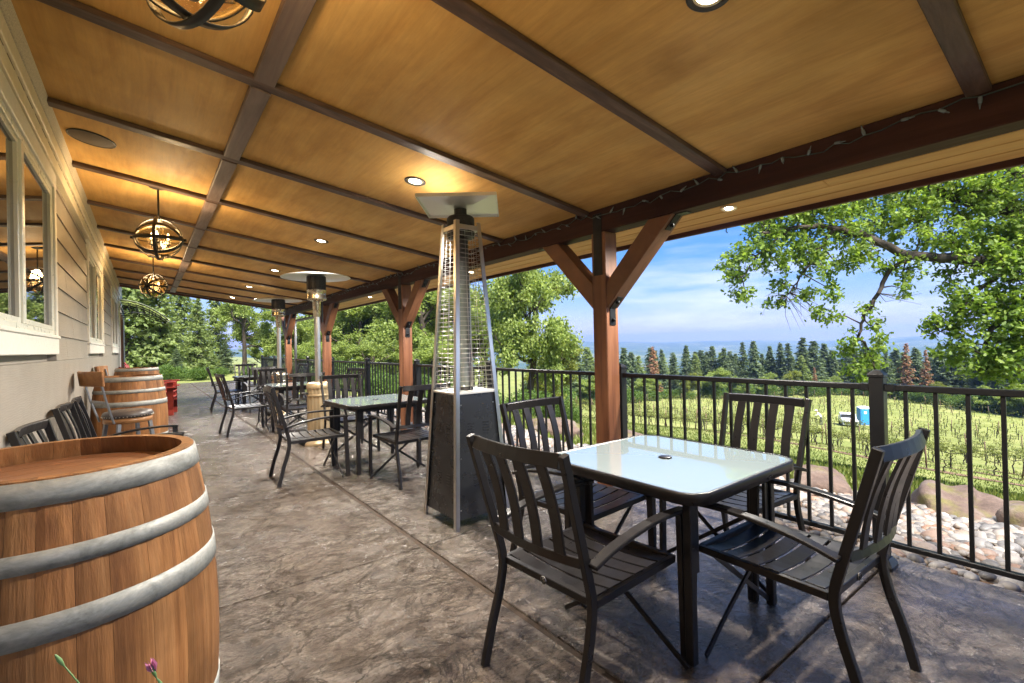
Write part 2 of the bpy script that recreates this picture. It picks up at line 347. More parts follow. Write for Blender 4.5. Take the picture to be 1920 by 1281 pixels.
class MB:
    def __init__(s): s.v = []; s.f = []; s.s = []
    def add(s, vs, fs, smooth=False):
        b = len(s.v); s.v += [tuple(x) for x in vs]; s.f += [tuple(b+i for i in f) for f in fs]; s.s += [smooth]*len(fs); return s
    def box(s, c, d, rot=None):
        c = Vector(c); h = Vector(d)/2
        vs = [Vector((x, y, z)) for z in (-h.z, h.z) for y in (-h.y, h.y) for x in (-h.x, h.x)]
        if rot is not None: vs = [rot @ p for p in vs]
        return s.add([c+p for p in vs], [(0, 2, 3, 1), (4, 5, 7, 6), (0, 1, 5, 4), (2, 6, 7, 3), (0, 4, 6, 2), (1, 3, 7, 5)])
    def span(s, x0, x1, y0, y1, z0, z1): return s.box(((x0+x1)/2, (y0+y1)/2, (z0+z1)/2), (x1-x0, y1-y0, z1-z0))
    def sweep(s, pts, w, h, side=(1, 0, 0), smooth=False, closed=False):
        """rectangular bar along a path; w is measured along `side`, h across both"""
        pts = [Vector(p) for p in pts]; n = len(pts); side = Vector(side).normalized(); vs = []
        for i, p in enumerate(pts):
            a = pts[(i-1) % n] if (i or closed) else pts[0]; b = pts[(i+1) % n] if (i < n-1 or closed) else pts[-1]
            t = (b-a).normalized(); sd = (side - t*side.dot(t)).normalized(); nn = t.cross(sd)
            ww = w[i] if hasattr(w, '__len__') else w
            vs += [p+sd*ww/2+nn*h/2, p-sd*ww/2+nn*h/2, p-sd*ww/2-nn*h/2, p+sd*ww/2-nn*h/2]
        fs = []
        for i in range(n if closed else n-1):
            j = (i+1) % n
            for k in range(4): fs.append((4*i+k, 4*i+(k+1) % 4, 4*j+(k+1) % 4, 4*j+k))
        if not closed: fs += [(3, 2, 1, 0), (4*n-4, 4*n-3, 4*n-2, 4*n-1)]
        return s.add(vs, fs, smooth)
    def tube(s, pts, r, seg=8, closed=False):
        pts = [Vector(p) for p in pts]; n = len(pts); vs = []; ref = None
        for i, p in enumerate(pts):
            a = pts[(i-1) % n] if (i or closed) else pts[0]; b = pts[(i+1) % n] if (i < n-1 or closed) else pts[-1]
            t = (b-a).normalized()
            if ref is None: ref = t.orthogonal().normalized()
            ref = (ref - t*ref.dot(t)).normalized(); q = t.cross(ref)
            rr = r[i] if hasattr(r, '__len__') else r
            for k in range(seg):
                an = 2*math.pi*k/seg; vs.append(p+ref*math.cos(an)*rr+q*math.sin(an)*rr)
        fs = []
        for i in range(n if closed else n-1):
            j = (i+1) % n
            for k in range(seg): fs.append((i*seg+k, i*seg+(k+1) % seg, j*seg+(k+1) % seg, j*seg+k))
        if not closed: fs += [tuple(range(seg))[::-1], tuple((n-1)*seg+k for k in range(seg))]
        return s.add(vs, fs, True)
    def lathe(s, prof, seg=24, c=(0, 0, 0), smooth=True, wob=None, cap=True):
        vs = []; n = len(prof); c = Vector(c)
        for r_, z in prof:
            for k in range(seg):
                a = 2*math.pi*k/seg; q = r_*(wob(a, z) if wob else 1); vs.append(c+Vector((q*math.cos(a), q*math.sin(a), z)))
        fs = [(i*seg+k, i*seg+(k+1) % seg, (i+1)*seg+(k+1) % seg, (i+1)*seg+k) for i in range(n-1) for k in range(seg)]
        s.add(vs, fs, smooth)
        if cap and prof[0][0] > 1e-5: s.add(vs[:seg], [tuple(range(seg))[::-1]])
        if cap and prof[-1][0] > 1e-5: s.add(vs[-seg:], [tuple(range(seg))])
        return s
    def prism(s, outline, z0, z1):
        n = len(outline); vs = [(x, y, z0) for x, y in outline]+[(x, y, z1) for x, y in outline]
        return s.add(vs, [tuple(range(n))[::-1], tuple(range(n, 2*n))]+[(i, (i+1) % n, n+(i+1) % n, n+i) for i in range(n)])
    def mesh(s, name, bevel=0.0, seg=1):
        me = bpy.data.meshes.new(name); me.from_pydata(s.v, [], s.f); me.polygons.foreach_set('use_smooth', s.s)
        if bevel:
            bm = bmesh.new(); bm.from_mesh(me)
            es = [e for e in bm.edges if len(e.link_faces) == 2 and e.calc_face_angle(0) > .6]
            bmesh.ops.bevel(bm, geom=es, offset=bevel, segments=seg, profile=.6, affect='EDGES', clamp_overlap=True)
            bm.to_mesh(me); bm.free()
        me.update(); return me
    def build(s, name, mat, parent=None, bevel=0.0, loc=None, rot=None, seg=1):
        return obj(name, s.mesh(name, bevel, seg), mat, parent, loc, rot)

def npmesh(name, V, Q, smooth=False, tri=False):
    """fast mesh from numpy arrays; Q is an (n,k) index array"""
    me = bpy.data.meshes.new(name); V = np.asarray(V, np.float32); Q = np.asarray(Q, np.int32); k = Q.shape[1]
    me.vertices.add(len(V)); me.vertices.foreach_set('co', V.ravel())
    me.loops.add(Q.size); me.loops.foreach_set('vertex_index', Q.ravel())
    me.polygons.add(len(Q)); me.polygons.foreach_set('loop_start', np.arange(0, Q.size, k, dtype=np.int32))
    try: me.polygons.foreach_set('loop_total', np.full(len(Q), k, np.int32))
    except Exception: pass
    me.polygons.foreach_set('use_smooth', np.full(len(Q), smooth, bool))
    me.update(calc_edges=True); return me

# ------------------------------------------------------------------ the hillside
PX = np.array([-1e4, 3.0, 3.6, 4.6, 5.6, 8, 14, 22, 44, 70, 97, 118, 150, 260, 600, 2500, 2e4])
PZ = np.array([-.13, -.13, -.17, -.30, -.42, -.85, -2.1, -3.9, -7.3, -9.6, -9.9, -9.6, -13, -40, -95, -115, -115])
def ground(X, Y):
    X = np.asarray(X, float); Y = np.asarray(Y, float)
    z = np.interp(X, PX, PZ)
    for k in (-.12, .12): z = z + np.interp(X*(1+k), PX, PZ)     # soften the profile
    z = z/3
    d = np.hypot(X, Y)
    am = np.clip((X-8)/20, 0, 1)
    z = z + am*(.18*np.sin(X*.21+Y*.13)+.12*np.sin(Y*.31-X*.1))
    a = np.arctan2(X, Y)
    def sm(x): x = np.clip(x, 0, 1); return x*x*(3-2*x)
    r1 = 62+13*np.sin(a*9+.5)+8*np.sin(a*23+1)+4*np.sin(a*57)
    r2 = 46+10*np.sin(a*7+2)+6*np.sin(a*19)+3*np.sin(a*71+1)+1.5*np.sin(a*140)
    z = z + sm((d-1900)/900)*r1*.75 + sm((d-3300)/1500)*r2 + 5*np.sin(X*.011)*np.sin(Y*.009)*np.clip((d-900)/900, 0, 1)
    return z
gx = np.concatenate([np.linspace(-120, 0, 13)[:-1], np.linspace(0, 40, 55)[:-1], np.geomspace(40, 7500, 120)])
yy = np.sinh(np.linspace(-7.2, 7.2, 190)); gy = yy/yy.max()*7500
GX, GY = np.meshgrid(gx, gy); GZ = ground(GX, GY)
V = np.stack([GX, GY, GZ], -1).reshape(-1, 3); nx, ny = len(gx), len(gy)
i = (np.arange(ny-1)[:, None]*nx + np.arange(nx-1)[None, :]).ravel()
o = obj('ground', npmesh('ground', V, np.stack([i, i+1, i+nx+1, i+nx], -1), True), 'hillside'); tag(o, 'green hillside falling away to a wooded valley and far ridges', None, None, 'structure')

# ------------------------------------------------------------------ the patio: stamped slabs on a bed
bed = MB().span(-.53, 3.19, -4.0, 22.0, -.16, -.022)
patio = bed.build('patio', 'patio_edge'); tag(patio, 'stamped brown concrete patio with sawn joints', None, None, 'structure')
YJ = [-4.0, -2.88, -1.03, .82, 2.62, 4.53, 6.38, 8.23, 10.1, 11.95, 13.8, 15.8, 17.8, 19.9, 22.0]
for y0, y1 in zip(YJ[:-1], YJ[1:]):
    for x0, x1 in ((-.53, 1.288), (1.322, 3.19)):
        MB().span(x0, x1, y0+.006, y1-.006, -.022, 0).build('slab', 'stamped_concrete', patio, .006, seg=2)
MB().span(1.2885, 1.3215, -4, 22, -.022, -.009).build('joint_filler', 'joint_fill', patio)

# ------------------------------------------------------------------ river stones between the slab and the boulders
def ico(sub):
    bm = bmesh.new(); bmesh.ops.create_icosphere(bm, subdivisions=sub, radius=1); bm.verts.ensure_lookup_table()
    v = np.array([x.co[:] for x in bm.verts]); f = np.array([[q.index for q in p.verts] for p in bm.faces]); bm.free(); return v, f
def stones(P, S, sub, seed):
    r = np.random.default_rng(seed); n = len(P); v, f = ico(sub); nv = len(v)
    vv = np.repeat(v[None], n, 0)*S[:, None, :]
    vv = vv*(1+.16*np.sin(v[None, :, :]*3.1+r.uniform(0, 6, (n, 1, 3))).sum(-1, keepdims=True)*.5)
    a = r.uniform(0, 6.28, n); t = r.normal(0, .22, n); ca, sa, ct, st = np.cos(a), np.sin(a), np.cos(t), np.sin(t)
    y = vv[..., 1]*ct[:, None]-vv[..., 2]*st[:, None]; z = vv[..., 1]*st[:, None]+vv[..., 2]*ct[:, None]
    x = vv[..., 0]*ca[:, None]-y*sa[:, None]; y = vv[..., 0]*sa[:, None]+y*ca[:, None]
    out = np.stack([x, y, z], -1)+P[:, None, :]
    return out.reshape(-1, 3), (f[None]+(np.arange(n)*nv)[:, None, None]).reshape(-1, 3)
def far_edge(Y): return 5.25+.35*np.sin(Y*.8+.4)+.2*np.sin(Y*2.1)
def scatter(n, x0, x1, y0, y1, seed):
    r = np.random.default_rng(seed); X = r.uniform(x0, x1, n); Y = r.uniform(y0, y1, n); k = X < far_edge(Y)+.15; return X[k], Y[k], r
X, Y, r = scatter(6900, 3.19, 5.9, -.9, 4.2, 3)
a_ = r.gamma(6, .0062, len(X)).clip(.017, .075)
S = np.stack([a_, a_*r.uniform(.62, .95, len(X)), a_*r.uniform(.42, .68, len(X))], -1)
lay = r.uniform(-.012, .026, len(X))
P = np.stack([X, Y, ground(X, Y)+.05+lay], -1)
V1, F1 = stones(P, S, 2, 5)
X, Y, r = scatter(9000, 3.19, 5.9, 4.2, 14.5, 4)
a_ = r.gamma(6, .0078, len(X)).clip(.02, .08); S = np.stack([a_, a_*.8, a_*.55], -1)
P = np.stack([X, Y, ground(X, Y)+.05+r.uniform(-.012, .02, len(X))], -1)
V2, F2 = stones(P, S, 1, 6)
o = obj('gravel', npmesh('gravel', np.vstack([V1, V2]), np.vstack([F1, F2+len(V1)]), True), 'pebble')
tag(o, 'rounded grey and tan river stones spread along the patio edge', 'gravel', None, 'stuff')
# sandy bed that shows between the stones
gxs = np.linspace(3.19, 6.0, 24); gys = np.linspace(-4, 15, 120); A, B = np.meshgrid(gxs, gys)
Z = ground(A, B)+np.where(A < far_edge(B), .045, -.10)
i = (np.arange(119)[:, None]*24+np.arange(23)[None]).ravel()
o = obj('stone_bed', npmesh('stone_bed', np.stack([A, B, Z], -1).reshape(-1, 3), np.stack([i, i+1, i+25, i+24], -1), True), 'soil'); tag(o, kind='structure')

# boulders
def boulder(x, y, rx, ry, rz, seed, label):
    r = np.random.default_rng(seed); v, f = ico(4); w = v.copy()
    d = np.zeros(len(v))
    for k in range(7):
        q = r.normal(0, 1, 3)*(1.2+k*.7); d += np.sin(v@q+r.uniform(0, 6))*.16/(1+k*.45)
    v = v*(1+d)[:, None]; v = np.sign(v)*np.abs(v)**.82
    v = v*np.array([rx, ry, rz])
    o = obj('boulder', npmesh('boulder', v, f, True), 'boulder', None, (x, y, float(ground(x, y))+rz*.36), (0, 0, r.uniform(0, 3)))
    tag(o, label, 'boulder')
boulder(5.55, 2.62, 0.34, 0.26, 0.18, 1, 'mossy boulder with a yellow-green left side at the gravel edge')
boulder(5.65, 2.05, 0.36, 0.24, 0.17, 2, 'low tan boulder beside the mossy one at the gravel edge')
boulder(5.90, 1.02, 0.53, 0.31, 0.20, 3, 'long brown boulder with a mossy foot at the gravel edge')
boulder(6.05, .62, 0.19, 0.20, 0.15, 4, 'small reddish stone tucked between two large brown boulders')
boulder(5.72, .30, 0.36, 0.31, 0.20, 5, 'rounded brown boulder past the small reddish stone')
boulder(5.75, 4.6, 0.38, 0.31, 0.19, 6, 'brown boulder at the gravel edge behind the nearer timber post')
boulder(5.85, 6.4, 0.47, 0.34, 0.23, 7, 'weathered brown boulder further up the gravel edge')
boulder(5.5, 8.9, 0.42, 0.34, 0.22, 8, 'dark boulder at the gravel edge before the leafy oaks')

# ------------------------------------------------------------------ the building wall
house = empty('house', (-3, 6, 0), 0, 'cream lap-sided building with white framed windows along the patio', 'building')
def hp(name, mb, mat, parent=None, bevel=0.0):                   # a part of the house, modelled in world space
    o = mb.build(name, mat, house if parent is None else parent, bevel)
    if parent is None: o.location = (3, -6, 0)
    return o
hp('wall', MB().span(-6.0, -.535, -4.0, 18.0, -.1, 2.95), 'siding')
WIN = [(2.38, 4.50), (6.80, 9.02), (11.2, 13.6)]
DOOR = (14.9, 15.9)
def seg_free(y0, y1, blocks):
    out = [(y0, y1)]
    for a, b in blocks:
        nxt = []
        for p, q in out:
            if b <= p or a >= q: nxt.append((p, q)); continue
            if p < a: nxt.append((p, a))
            if b < q: nxt.append((b, q))
        out = nxt
    return out
for k in range(8):
    z0 = 1.158+.1735*k; z1 = min(z0+.1735, 2.42)
    bl = [w for w in WIN] + [DOOR]
    for y0, y1 in seg_free(-4, 18, bl):
        cuts = [c for c in (-1.6+1.22*(k % 3), 5.1+.41*(k % 3), 10.1+.3*(k % 2), 17.0) if y0+.25 < c < y1-.25]
        ys = [y0]+cuts+[y1]
        for a, b in zip(ys[:-1], ys[1:]):
            a += .0015; b -= .0015
            mb = MB(); xb, xf, xt = -.535, -.487, -.499
            mb.add([(xb, a, z0), (xf, a, z0), (xt, a, z1+.012), (xb, a, z1+.012), (xb, b, z0), (xf, b, z0), (xt, b, z1+.012), (xb, b, z1+.012)],
                   [(0, 1, 2, 3), (4, 7, 6, 5), (0, 4, 5, 1), (1, 5, 6, 2), (2, 6, 7, 3), (3, 7, 4, 0)])
            hp('plank', mb, 'siding')
for y0, y1 in seg_free(-4, 18, [DOOR]):
    ys = [y0]+[c for c in (-1.3, 5.9, 10.6) if y0 < c < y1]+[y1]
    for a, b in zip(ys[:-1], ys[1:]): hp('skirt_panel', MB().span(-.535, -.4905, a+.001, b-.001, 0.0, 1.156), 'siding')
hp('frieze_board', MB().span(-.535, -.462, -4, 14.3, 2.432, 2.515), 'frieze_paint', None, .003)
hp('crown_board', MB().span(-.535, -.446, -4, 14.3, 2.5155, 2.60), 'frieze_paint', None, .004)
mb = MB(); mb.add([(-.535, -4, 2.601), (-.440, -4, 2.601), (-.425, -4, 2.684), (-.535, -4, 2.684), (-.535, 14.3, 2.601), (-.440, 14.3, 2.601), (-.425, 14.3, 2.684), (-.535, 14.3, 2.684)],
                  [(0, 1, 2, 3), (4, 7, 6, 5), (0, 4, 5, 1), (1, 5, 6, 2), (2, 6, 7, 3), (3, 7, 4, 0)])
hp('vent_strip', mb, 'vent_strip')
slot_shade = MB()  # thin dark bars stand in for the dashed shadow of the edge slots
for k in range(70): slot_shade.span(-.4622, -.4602, -1+k*.22, -1+k*.22+.15, 2.5125, 2.5153)
hp('slot_shadows', slot_shade, 'speaker_brown')['kind'] = 'stuff'
for (y0, y1) in WIN:
    z0, z1 = 1.20, 2.43; t = .075
    w = MB()
    w.span(-.535, -.474, y0, y1, z1-.10, z1); w.span(-.535, -.474, y0, y1, z0, z0+.105)
    w.span(-.535, -.476, y0, y0+t, z0+.105, z1-.10); w.span(-.535, -.476, y1-t, y1, z0+.105, z1-.10)
    win = hp('window', w, 'white_trim', None, .004)
    mid = (y0+y1)/2
    s = MB(); s.span(-.52, -.466, y0-.015, y1+.015, z0+.1055, z0+.125)
    hp('sill', s, 'white_trim', win, .003)
    f = MB(); a, b, c, d = y0+t, y1-t, z0+.125, z1-.10
    for q in ((a, a+.035), (b-.035, b)): f.span(-.535, -.488, q[0]+.0005, q[1]-.0005, c+.0005, d-.0005)
    f.span(-.535, -.489, a+.035, b-.035, c+.0005, c+.035); f.span(-.535, -.489, a+.035, b-.035, d-.035, d-.0005)
    hp('frame', f, 'vinyl', win, .003)
    mu = MB(); mu.span(-.535, -.486, mid-.03, mid+.03, c+.035, d-.035); hp('mullion', mu, 'vinyl', win, .003)
    for (p, q, xo) in ((a+.035, mid-.03, -.514), (mid+.03, b-.035, -.507)):
        sa = MB(); e = .028
        sa.span(-.535, xo+.016, p+.001, p+e, c+.036, d-.036); sa.span(-.535, xo+.016, q-e, q-.001, c+.036, d-.036)
        sa.span(-.535, xo+.015, p+e, q-e, c+.036, c+.036+e); sa.span(-.535, xo+.015, p+e, q-e, d-.036-e, d-.036)
        hp('sash', sa, 'vinyl', win, .002)
        hp('pane', MB().span(-.534, xo, p+e, q-e, c+.036+e, d-.036-e), 'window_glass', win)
dr = hp('door', MB().span(-.535, -.508, DOOR[0]+.09, DOOR[1]-.09, .02, 2.05), 'white_trim', None, .004)
hp('handle', MB().tube([(-.508, DOOR[0]+.17, 1.0), (-.46, DOOR[0]+.17, 1.0), (-.455, DOOR[0]+.30, 1.0)], .011, 8), 'hinge_black', dr)
hp('lock', MB().tube([(-.508, DOOR[0]+.17, 1.12), (-.475, DOOR[0]+.17, 1.12)], .026, 12), 'hinge_black', dr)
jm = MB(); jm.span(-.535, -.462, DOOR[0], DOOR[0]+.09, 0, 2.14); jm.span(-.535, -.462, DOOR[1]-.09, DOOR[1], 0, 2.14); jm.span(-.535, -.463, DOOR[0]+.09, DOOR[1]-.09, 2.05, 2.14)
hp('door_frame', jm, 'post', dr, .003)
hp('corner_board', MB().span(-.535, -.470, 14.32, 14.44, 0, 2.94), 'white_trim', None, .004)

# arched canopy with scrolled iron brackets over the door
aw = empty('door_awning', (-.46, 14.7, 1.9), 0, 'arched clear canopy on scrolled iron brackets over the far door', 'awning')
def arc(t): return Vector((.90*t, 0, .50-.03*t-.42*t**2.1))
sh = MB(); ts = [k/14 for k in range(15)]
vs = []
for t in ts:
    p = arc(t); vs += [(p.x, -.75, p.z+.012), (p.x, .85, p.z+.012), (p.x, .85, p.z+.018), (p.x, -.75, p.z+.018)]
fs = []
for k in range(14):
    for q in range(4): fs.append((4*k+q, 4*k+(q+1) % 4, 4*k+4+(q+1) % 4, 4*k+4+q))
sh.add(vs, fs, True); sh.build('canopy_sheet', 'polycarbonate', aw)
for yb in (-.72, .05, .82):
    br = MB(); br.tube([arc(t)+Vector((0, yb, 0)) for t in ts], .011, 6)
    br.tube([Vector((.002, yb, .20)), Vector((.4, yb, .22)), arc(.98)+Vector((0, yb, -.01))], .010, 6)
    for k in range(6):
        t = .05+k*.145; top = arc(t+.06); bot = .205+.02*t-max(0, (t-.45))*.25
        rr = max(.02, (top.z-bot)*.42); c = Vector((top.x, yb, (top.z+bot)/2))
        br.tube([c+Vector((rr*.8*math.cos(a), 0, rr*math.sin(a))) for a in np.linspace(0, 2*math.pi, 13)[:-1]], .007, 5, True)
    br.build('bracket', 'hinge_black', aw)
MB().tube([(arc(1).x, -.76, arc(1).z+.01), (arc(1).x, .86, arc(1).z+.01)], .012, 6).build('edge_bar', 'steel_pale', aw)

# ------------------------------------------------------------------ the patio roof
def zc(x): return 2.236+.1376*(2.809-x)
roof = empty('patio_roof', (1.2, 5, 2.2), 0, 'stained plywood patio ceiling with dark battens under a sloping roof', 'roof')
def rp(name, mb, mat, parent=None, bevel=0.0):
    o = mb.build(name, mat, roof if parent is None else parent, bevel)
    if parent is None: o.location = (-1.2, -5, -2.2)
    return o
def slope(x0, x1, y0, y1, d0, d1, mb=None):
    mb = mb or MB()
    return mb.add([(x0, y0, zc(x0)+d0), (x1, y0, zc(x1)+d0), (x1, y1, zc(x1)+d0), (x0, y1, zc(x0)+d0), (x0, y0, zc(x0)+d1), (x1, y0, zc(x1)+d1), (x1, y1, zc(x1)+d1), (x0, y1, zc(x0)+d1)],
                  [(0, 3, 2, 1), (4, 5, 6, 7), (0, 1, 5, 4), (1, 2, 6, 5), (2, 3, 7, 6), (3, 0, 4, 7)])
RY0, RY1 = -2.4, 13.2
BAT = [-1.9, -.76, .38, 1.52, 2.65, 3.80, 4.95, 6.12, 7.27, 8.42, 9.57, 10.72, 11.87, 13.02]
edges = [RY0]+BAT+[RY1]
for a, b in zip(edges[:-1], edges[1:]):
    rp('ceiling_panel', slope(-.47, .485, a+.001, b-.001, 0, .012), 'ply_wall')
    rp('ceiling_panel', slope(.487, 2.86, a+.001, b-.001, 0, .012), 'ply')
    if b-a > .3: rp('beam_piece', slope(.438, .532, a+.041, b-.041, -.036, -.0005), 'beam_grey', None, .004)
for y in BAT:
    rp('batten', slope(-.44, 2.804, y-.04, y+.04, -.030, -.0006), 'batten', None, .004)
rp('header_beam', MB().span(2.805, 2.945, RY0, 13.35, 2.055, 2.2338), 'header', None, .006)
sx = [2.948, 3.042, 3.136, 3.23, 3.32, 3.433, 3.546, 3.66]
for k, (a, b) in enumerate(zip(sx[:-1], sx[1:])):
    ys = [RY0]+([3.3, 9.2] if k % 3 == 0 else [1.15, 7.0] if k % 3 == 1 else [5.4, 11.1])+[RY1]
    for p, q in zip(ys[:-1], ys[1:]): rp('soffit_board', slope(a+.0045, b-.0045, p+.001, q-.001, -.001, .014), 'soffit_pale' if k == 3 else 'soffit', None, .004)
rp('soffit_backing', slope(2.948, 3.66, RY0, RY1, .0145, .02), 'fascia')
rp('fascia', MB().span(3.665, 3.70, RY0, RY1, 2.084, 2.30), 'fascia', None, .004)
gt = MB().span(3.702, 3.78, RY0, RY1, 2.16, 2.29); rp('gutter', gt, 'gutter_brown', None, .01)
et = MB(); slope(-.47, 3.66, RY1+.002, RY1+.035, -.06, .10, et); rp('end_board', et, 'fascia', None, .003)
rp('roof_deck', slope(-.53, 3.72, RY0, RY1+.04, .102, .16), 'roof_deck')
rp('end_board', slope(-.47, 3.66, RY0-.035, RY0-.002, -.06, .10), 'fascia', None, .003)
# clips left hanging under the fascia
for k in range(9):
    y = .1+k*.62; MB().tube([(3.68, y, 2.0845), (3.682, y+.004, 2.06), (3.686, y-.006, 2.045)], .004, 5).build('clip', 'wire_green', roof).location = (-1.2, -5, -2.2)

# downspout elbow at the far corner of the gutter
ds = MB().tube([(3.74, 13.0, 2.158), (3.72, 13.0, 2.08), (3.05, 13.0, 1.92), (3.02, 13.0, 1.80), (3.02, 13.0, .03)], .035, 10)
o = ds.build('downspout', 'grey_metal'); tag(o, 'grey downspout elbow dropping from the far end of the gutter', 'downspout')

# ------------------------------------------------------------------ timber posts with Y braces
def timber_post(y, label):
    t = empty('timber_post', (2.875, y, 0), 0, label, 'post', 'timber posts carrying the patio roof')
    MB().span(-.07, .07, -.07, .07, .03, 2.053).build('post', 'post', t, .006)
    MB().span(-.078, .078, -.078, .078, .0005, .0295).build('base_plate', 'grey_metal', t, .003)
    for s in (-1, 1): MB().span(-.045, .045, s*.0705 if s > 0 else -.0745, .0745 if s > 0 else -.0705, .031, .15).build('base_strap', 'grey_metal', t, .002)
    MB().span(-.0745, -.0712, -.045, .045, 1.72, 2.20).build('strap', 'hinge_black', t, .002)
    for s in (-1, 1):
        bar = MB(); w = .064
        # 45 degree brace with ends cut to the post face and to the header
        y0, z0, z1 = .0705, 1.46, 1.66
        L = 2.0535
        pts = [(y0, z0), (y0+(L-z0), L), (y0+(L-z1), L), (y0, z1)]
        vs = [(-w, s*a, b) for a, b in pts]+[(w, s*a, b) for a, b in pts]
        fs = [(0, 1, 2, 3), (7, 6, 5, 4), (0, 4, 5, 1), (1, 5, 6, 2), (2, 6, 7, 3), (3, 7, 4, 0)]
        if s > 0: fs = [f[::-1] for f in fs]
        b = bar.add(vs, fs).build('brace', 'brace', t, .005)
        pl = MB(); k = math.sqrt(.5)
        pl.span(-.032, .032, s*.071 if s > 0 else -.076, .076 if s > 0 else -.071, 1.33, 1.462)
        n_ = Vector((0, s*k, -k)); d_ = Vector((0, s*k, k)); p0 = Vector((0, s*.0705, 1.46))
        rot = Matrix((Vector((1, 0, 0)), d_, d_.cross(Vector((1, 0, 0)))*-1)).transposed()
        pl.box(p0+d_*.056+n_*.004, (.063, .122, .005), rot)
        p1 = Vector((0, s*(.0705+L-1.46), L)); pu = MB(); pu.box(p1-d_*.060+n_*.004, (.063, .125, .005), rot)
        pu.span(-.032, .032, s*(.0705+L-1.46)+(-.004 if s > 0 else -.085), s*(.0705+L-1.46)+(.085 if s > 0 else .004), 2.0485, 2.0535)
        low = pl.build('hinge_plate', 'hinge_black', t); upp = pu.build('hinge_plate', 'hinge_black', t)
        for c, nn, par in ((Vector((0, s*.077, 1.37)), Vector((0, s, 0)), low), (p0+d_*.07+n_*.007, n_, low), (p1-d_*.08+n_*.007, n_, upp)):
            bo = MB(); bo.tube([c-nn*.004, c+nn*.010], .016, 6); bo.tube([c+nn*.0095, c+nn*.018], .010, 8); bo.build('bolt', 'hinge_black', par)
    return t
timber_post(2.53, 'brown timber post with Y braces behind the glass table nearest the river stones')
timber_post(6.19, 'brown timber post with Y braces next to the fluted-base heater')
timber_post(9.85, 'brown timber post with Y braces partly behind the steel pole of the fluted-base heater')
timber_post(13.12, 'brown timber post with Y braces at the far open end beside the downspout')

# ------------------------------------------------------------------ black metal fence
fence = empty('fence', (3.03, 0, 0), 0, 'black metal picket fence along the patio edge', 'fence')
FP = [-2.86, -1.02, .82, 2.52, 4.36, 6.17, 8.08, 10.03, 11.9, 13.72, 15.6, 17.5]
pm = MB().span(-.032, .032, -.032, .032, .0005, .985).mesh('post', .003)
cm = MB(); cm.add([(-.036, -.036, .985), (.036, -.036, .985), (.036, .036, .985), (-.036, .036, .985), (-.036, -.036, 1.0), (.036, -.036, 1.0), (.036, .036, 1.0), (-.036, .036, 1.0), (-.014, -.014, 1.022), (.014, -.014, 1.022), (.014, .014, 1.022), (-.014, .014, 1.022)],
       [(3, 2, 1, 0), (0, 1, 5, 4), (1, 2, 6, 5), (2, 3, 7, 6), (3, 0, 4, 7), (4, 5, 9, 8), (5, 6, 10, 9), (6, 7, 11, 10), (7, 4, 8, 11), (8, 9, 10, 11)])
cm = cm.mesh('cap', .0015)
bmn = MB(); bmn.add([(-.055, -.055, .0004), (.055, -.055, .0004), (.055, .055, .0004), (-.055, .055, .0004), (-.055, -.055, .02), (.055, -.055, .02), (.055, .055, .02), (-.055, .055, .02), (-.036, -.036, .055), (.036, -.036, .055), (.036, .036, .055), (-.036, .036, .055)],
       [(3, 2, 1, 0), (0, 1, 5, 4), (1, 2, 6, 5), (2, 3, 7, 6), (3, 0, 4, 7), (4, 5, 9, 8), (5, 6, 10, 9), (6, 7, 11, 10), (7, 4, 8, 11), (8, 9, 10, 11)])
bmn = bmn.mesh('base_cover', .002)
bal = MB().span(-.0085, .0085, -.0085, .0085, .141, .917).mesh('baluster', .0015)
for me in (pm, cm, bmn, bal): me.materials.append(MATS['fence_black'])
for y in FP:
    p = obj('post', pm, None, fence, (0, y, 0)); obj('cap', cm, None, p); obj('base_cover', bmn, None, p)
for a, b in zip(FP[:-1], FP[1:]):
    MB().span(-.020, .020, a+.0325, b-.0325, .917, .948).build('rail', 'fence_black', fence, .004)
    MB().span(-.016, .016, a+.0325, b-.0325, .115, .141).build('rail', 'fence_black', fence, .003)
    for s, yy_ in ((1, a), (-1, b)):
        MB().span(-.0235, .0235, min(yy_+s*.0325, yy_+s*.075), max(yy_+s*.0325, yy_+s*.075), .9135, .9515).build('rail_bracket', 'fence_black', fence, .003)
    n_ = round((b-a)/.116)
    for k in range(1, n_): obj('baluster', bal, None, fence, (0, a+(b-a)*k/n_, 0))

# ------------------------------------------------------------------ lamps, speakers, string lights on the ceiling
def downlight(x, y, label, group, big=1.0, trim='bronze'):
    ang = math.atan(.1376)
    t = empty('downlight', (x, y, zc(x)), 0, label, 'ceiling light', group); t.rotation_euler = (0, ang, 0)
    r_ = .077*big
    MB().lathe([(r_*.70, -.001), (r_, -.001), (r_*1.0, -.006), (r_*.93, -.009), (r_*.74, -.007), (r_*.70, -.003)], 32, cap=False).build('trim_ring', trim, t)
    MB().lathe([(r_*.56, -.0035), (r_*.70, -.0045), (r_*.69, -.006), (r_*.56, -.0045)], 32, cap=False).build('inner_ring', 'cream', t)
    MB().lathe([(0.0001, -.0028), (r_*.56, -.0028), (r_*.55, -.0036), (0.0001, -.0042)], 24).build('lens', 'lens_glow', t)
    ld = bpy.data.lights.new('lamp', 'SPOT'); ld.energy = DOWNLIGHT_W; ld.spot_size = R(150); ld.spot_blend = .6; ld.shadow_soft_size = .05; ld.color = (1, .93, .82)
    lo = bpy.data.objects.new('lamp', ld); COL.objects.link(lo); lo.parent = t; lo.location = (0, 0, -.07)
    return t
for y in (.88, 3.17, 5.52, 7.95, 10.24, 12.46):
    downlight(1.575, y, 'round recessed ceiling light with a bronze ring in the plywood', 'recessed lights in the plywood ceiling')
for y in (1.78, 5.26, 8.80, 12.3):
    downlight(3.385, y, 'small recessed light in the pine soffit boards above the fence', 'recessed lights in the soffit', .72, 'cream')
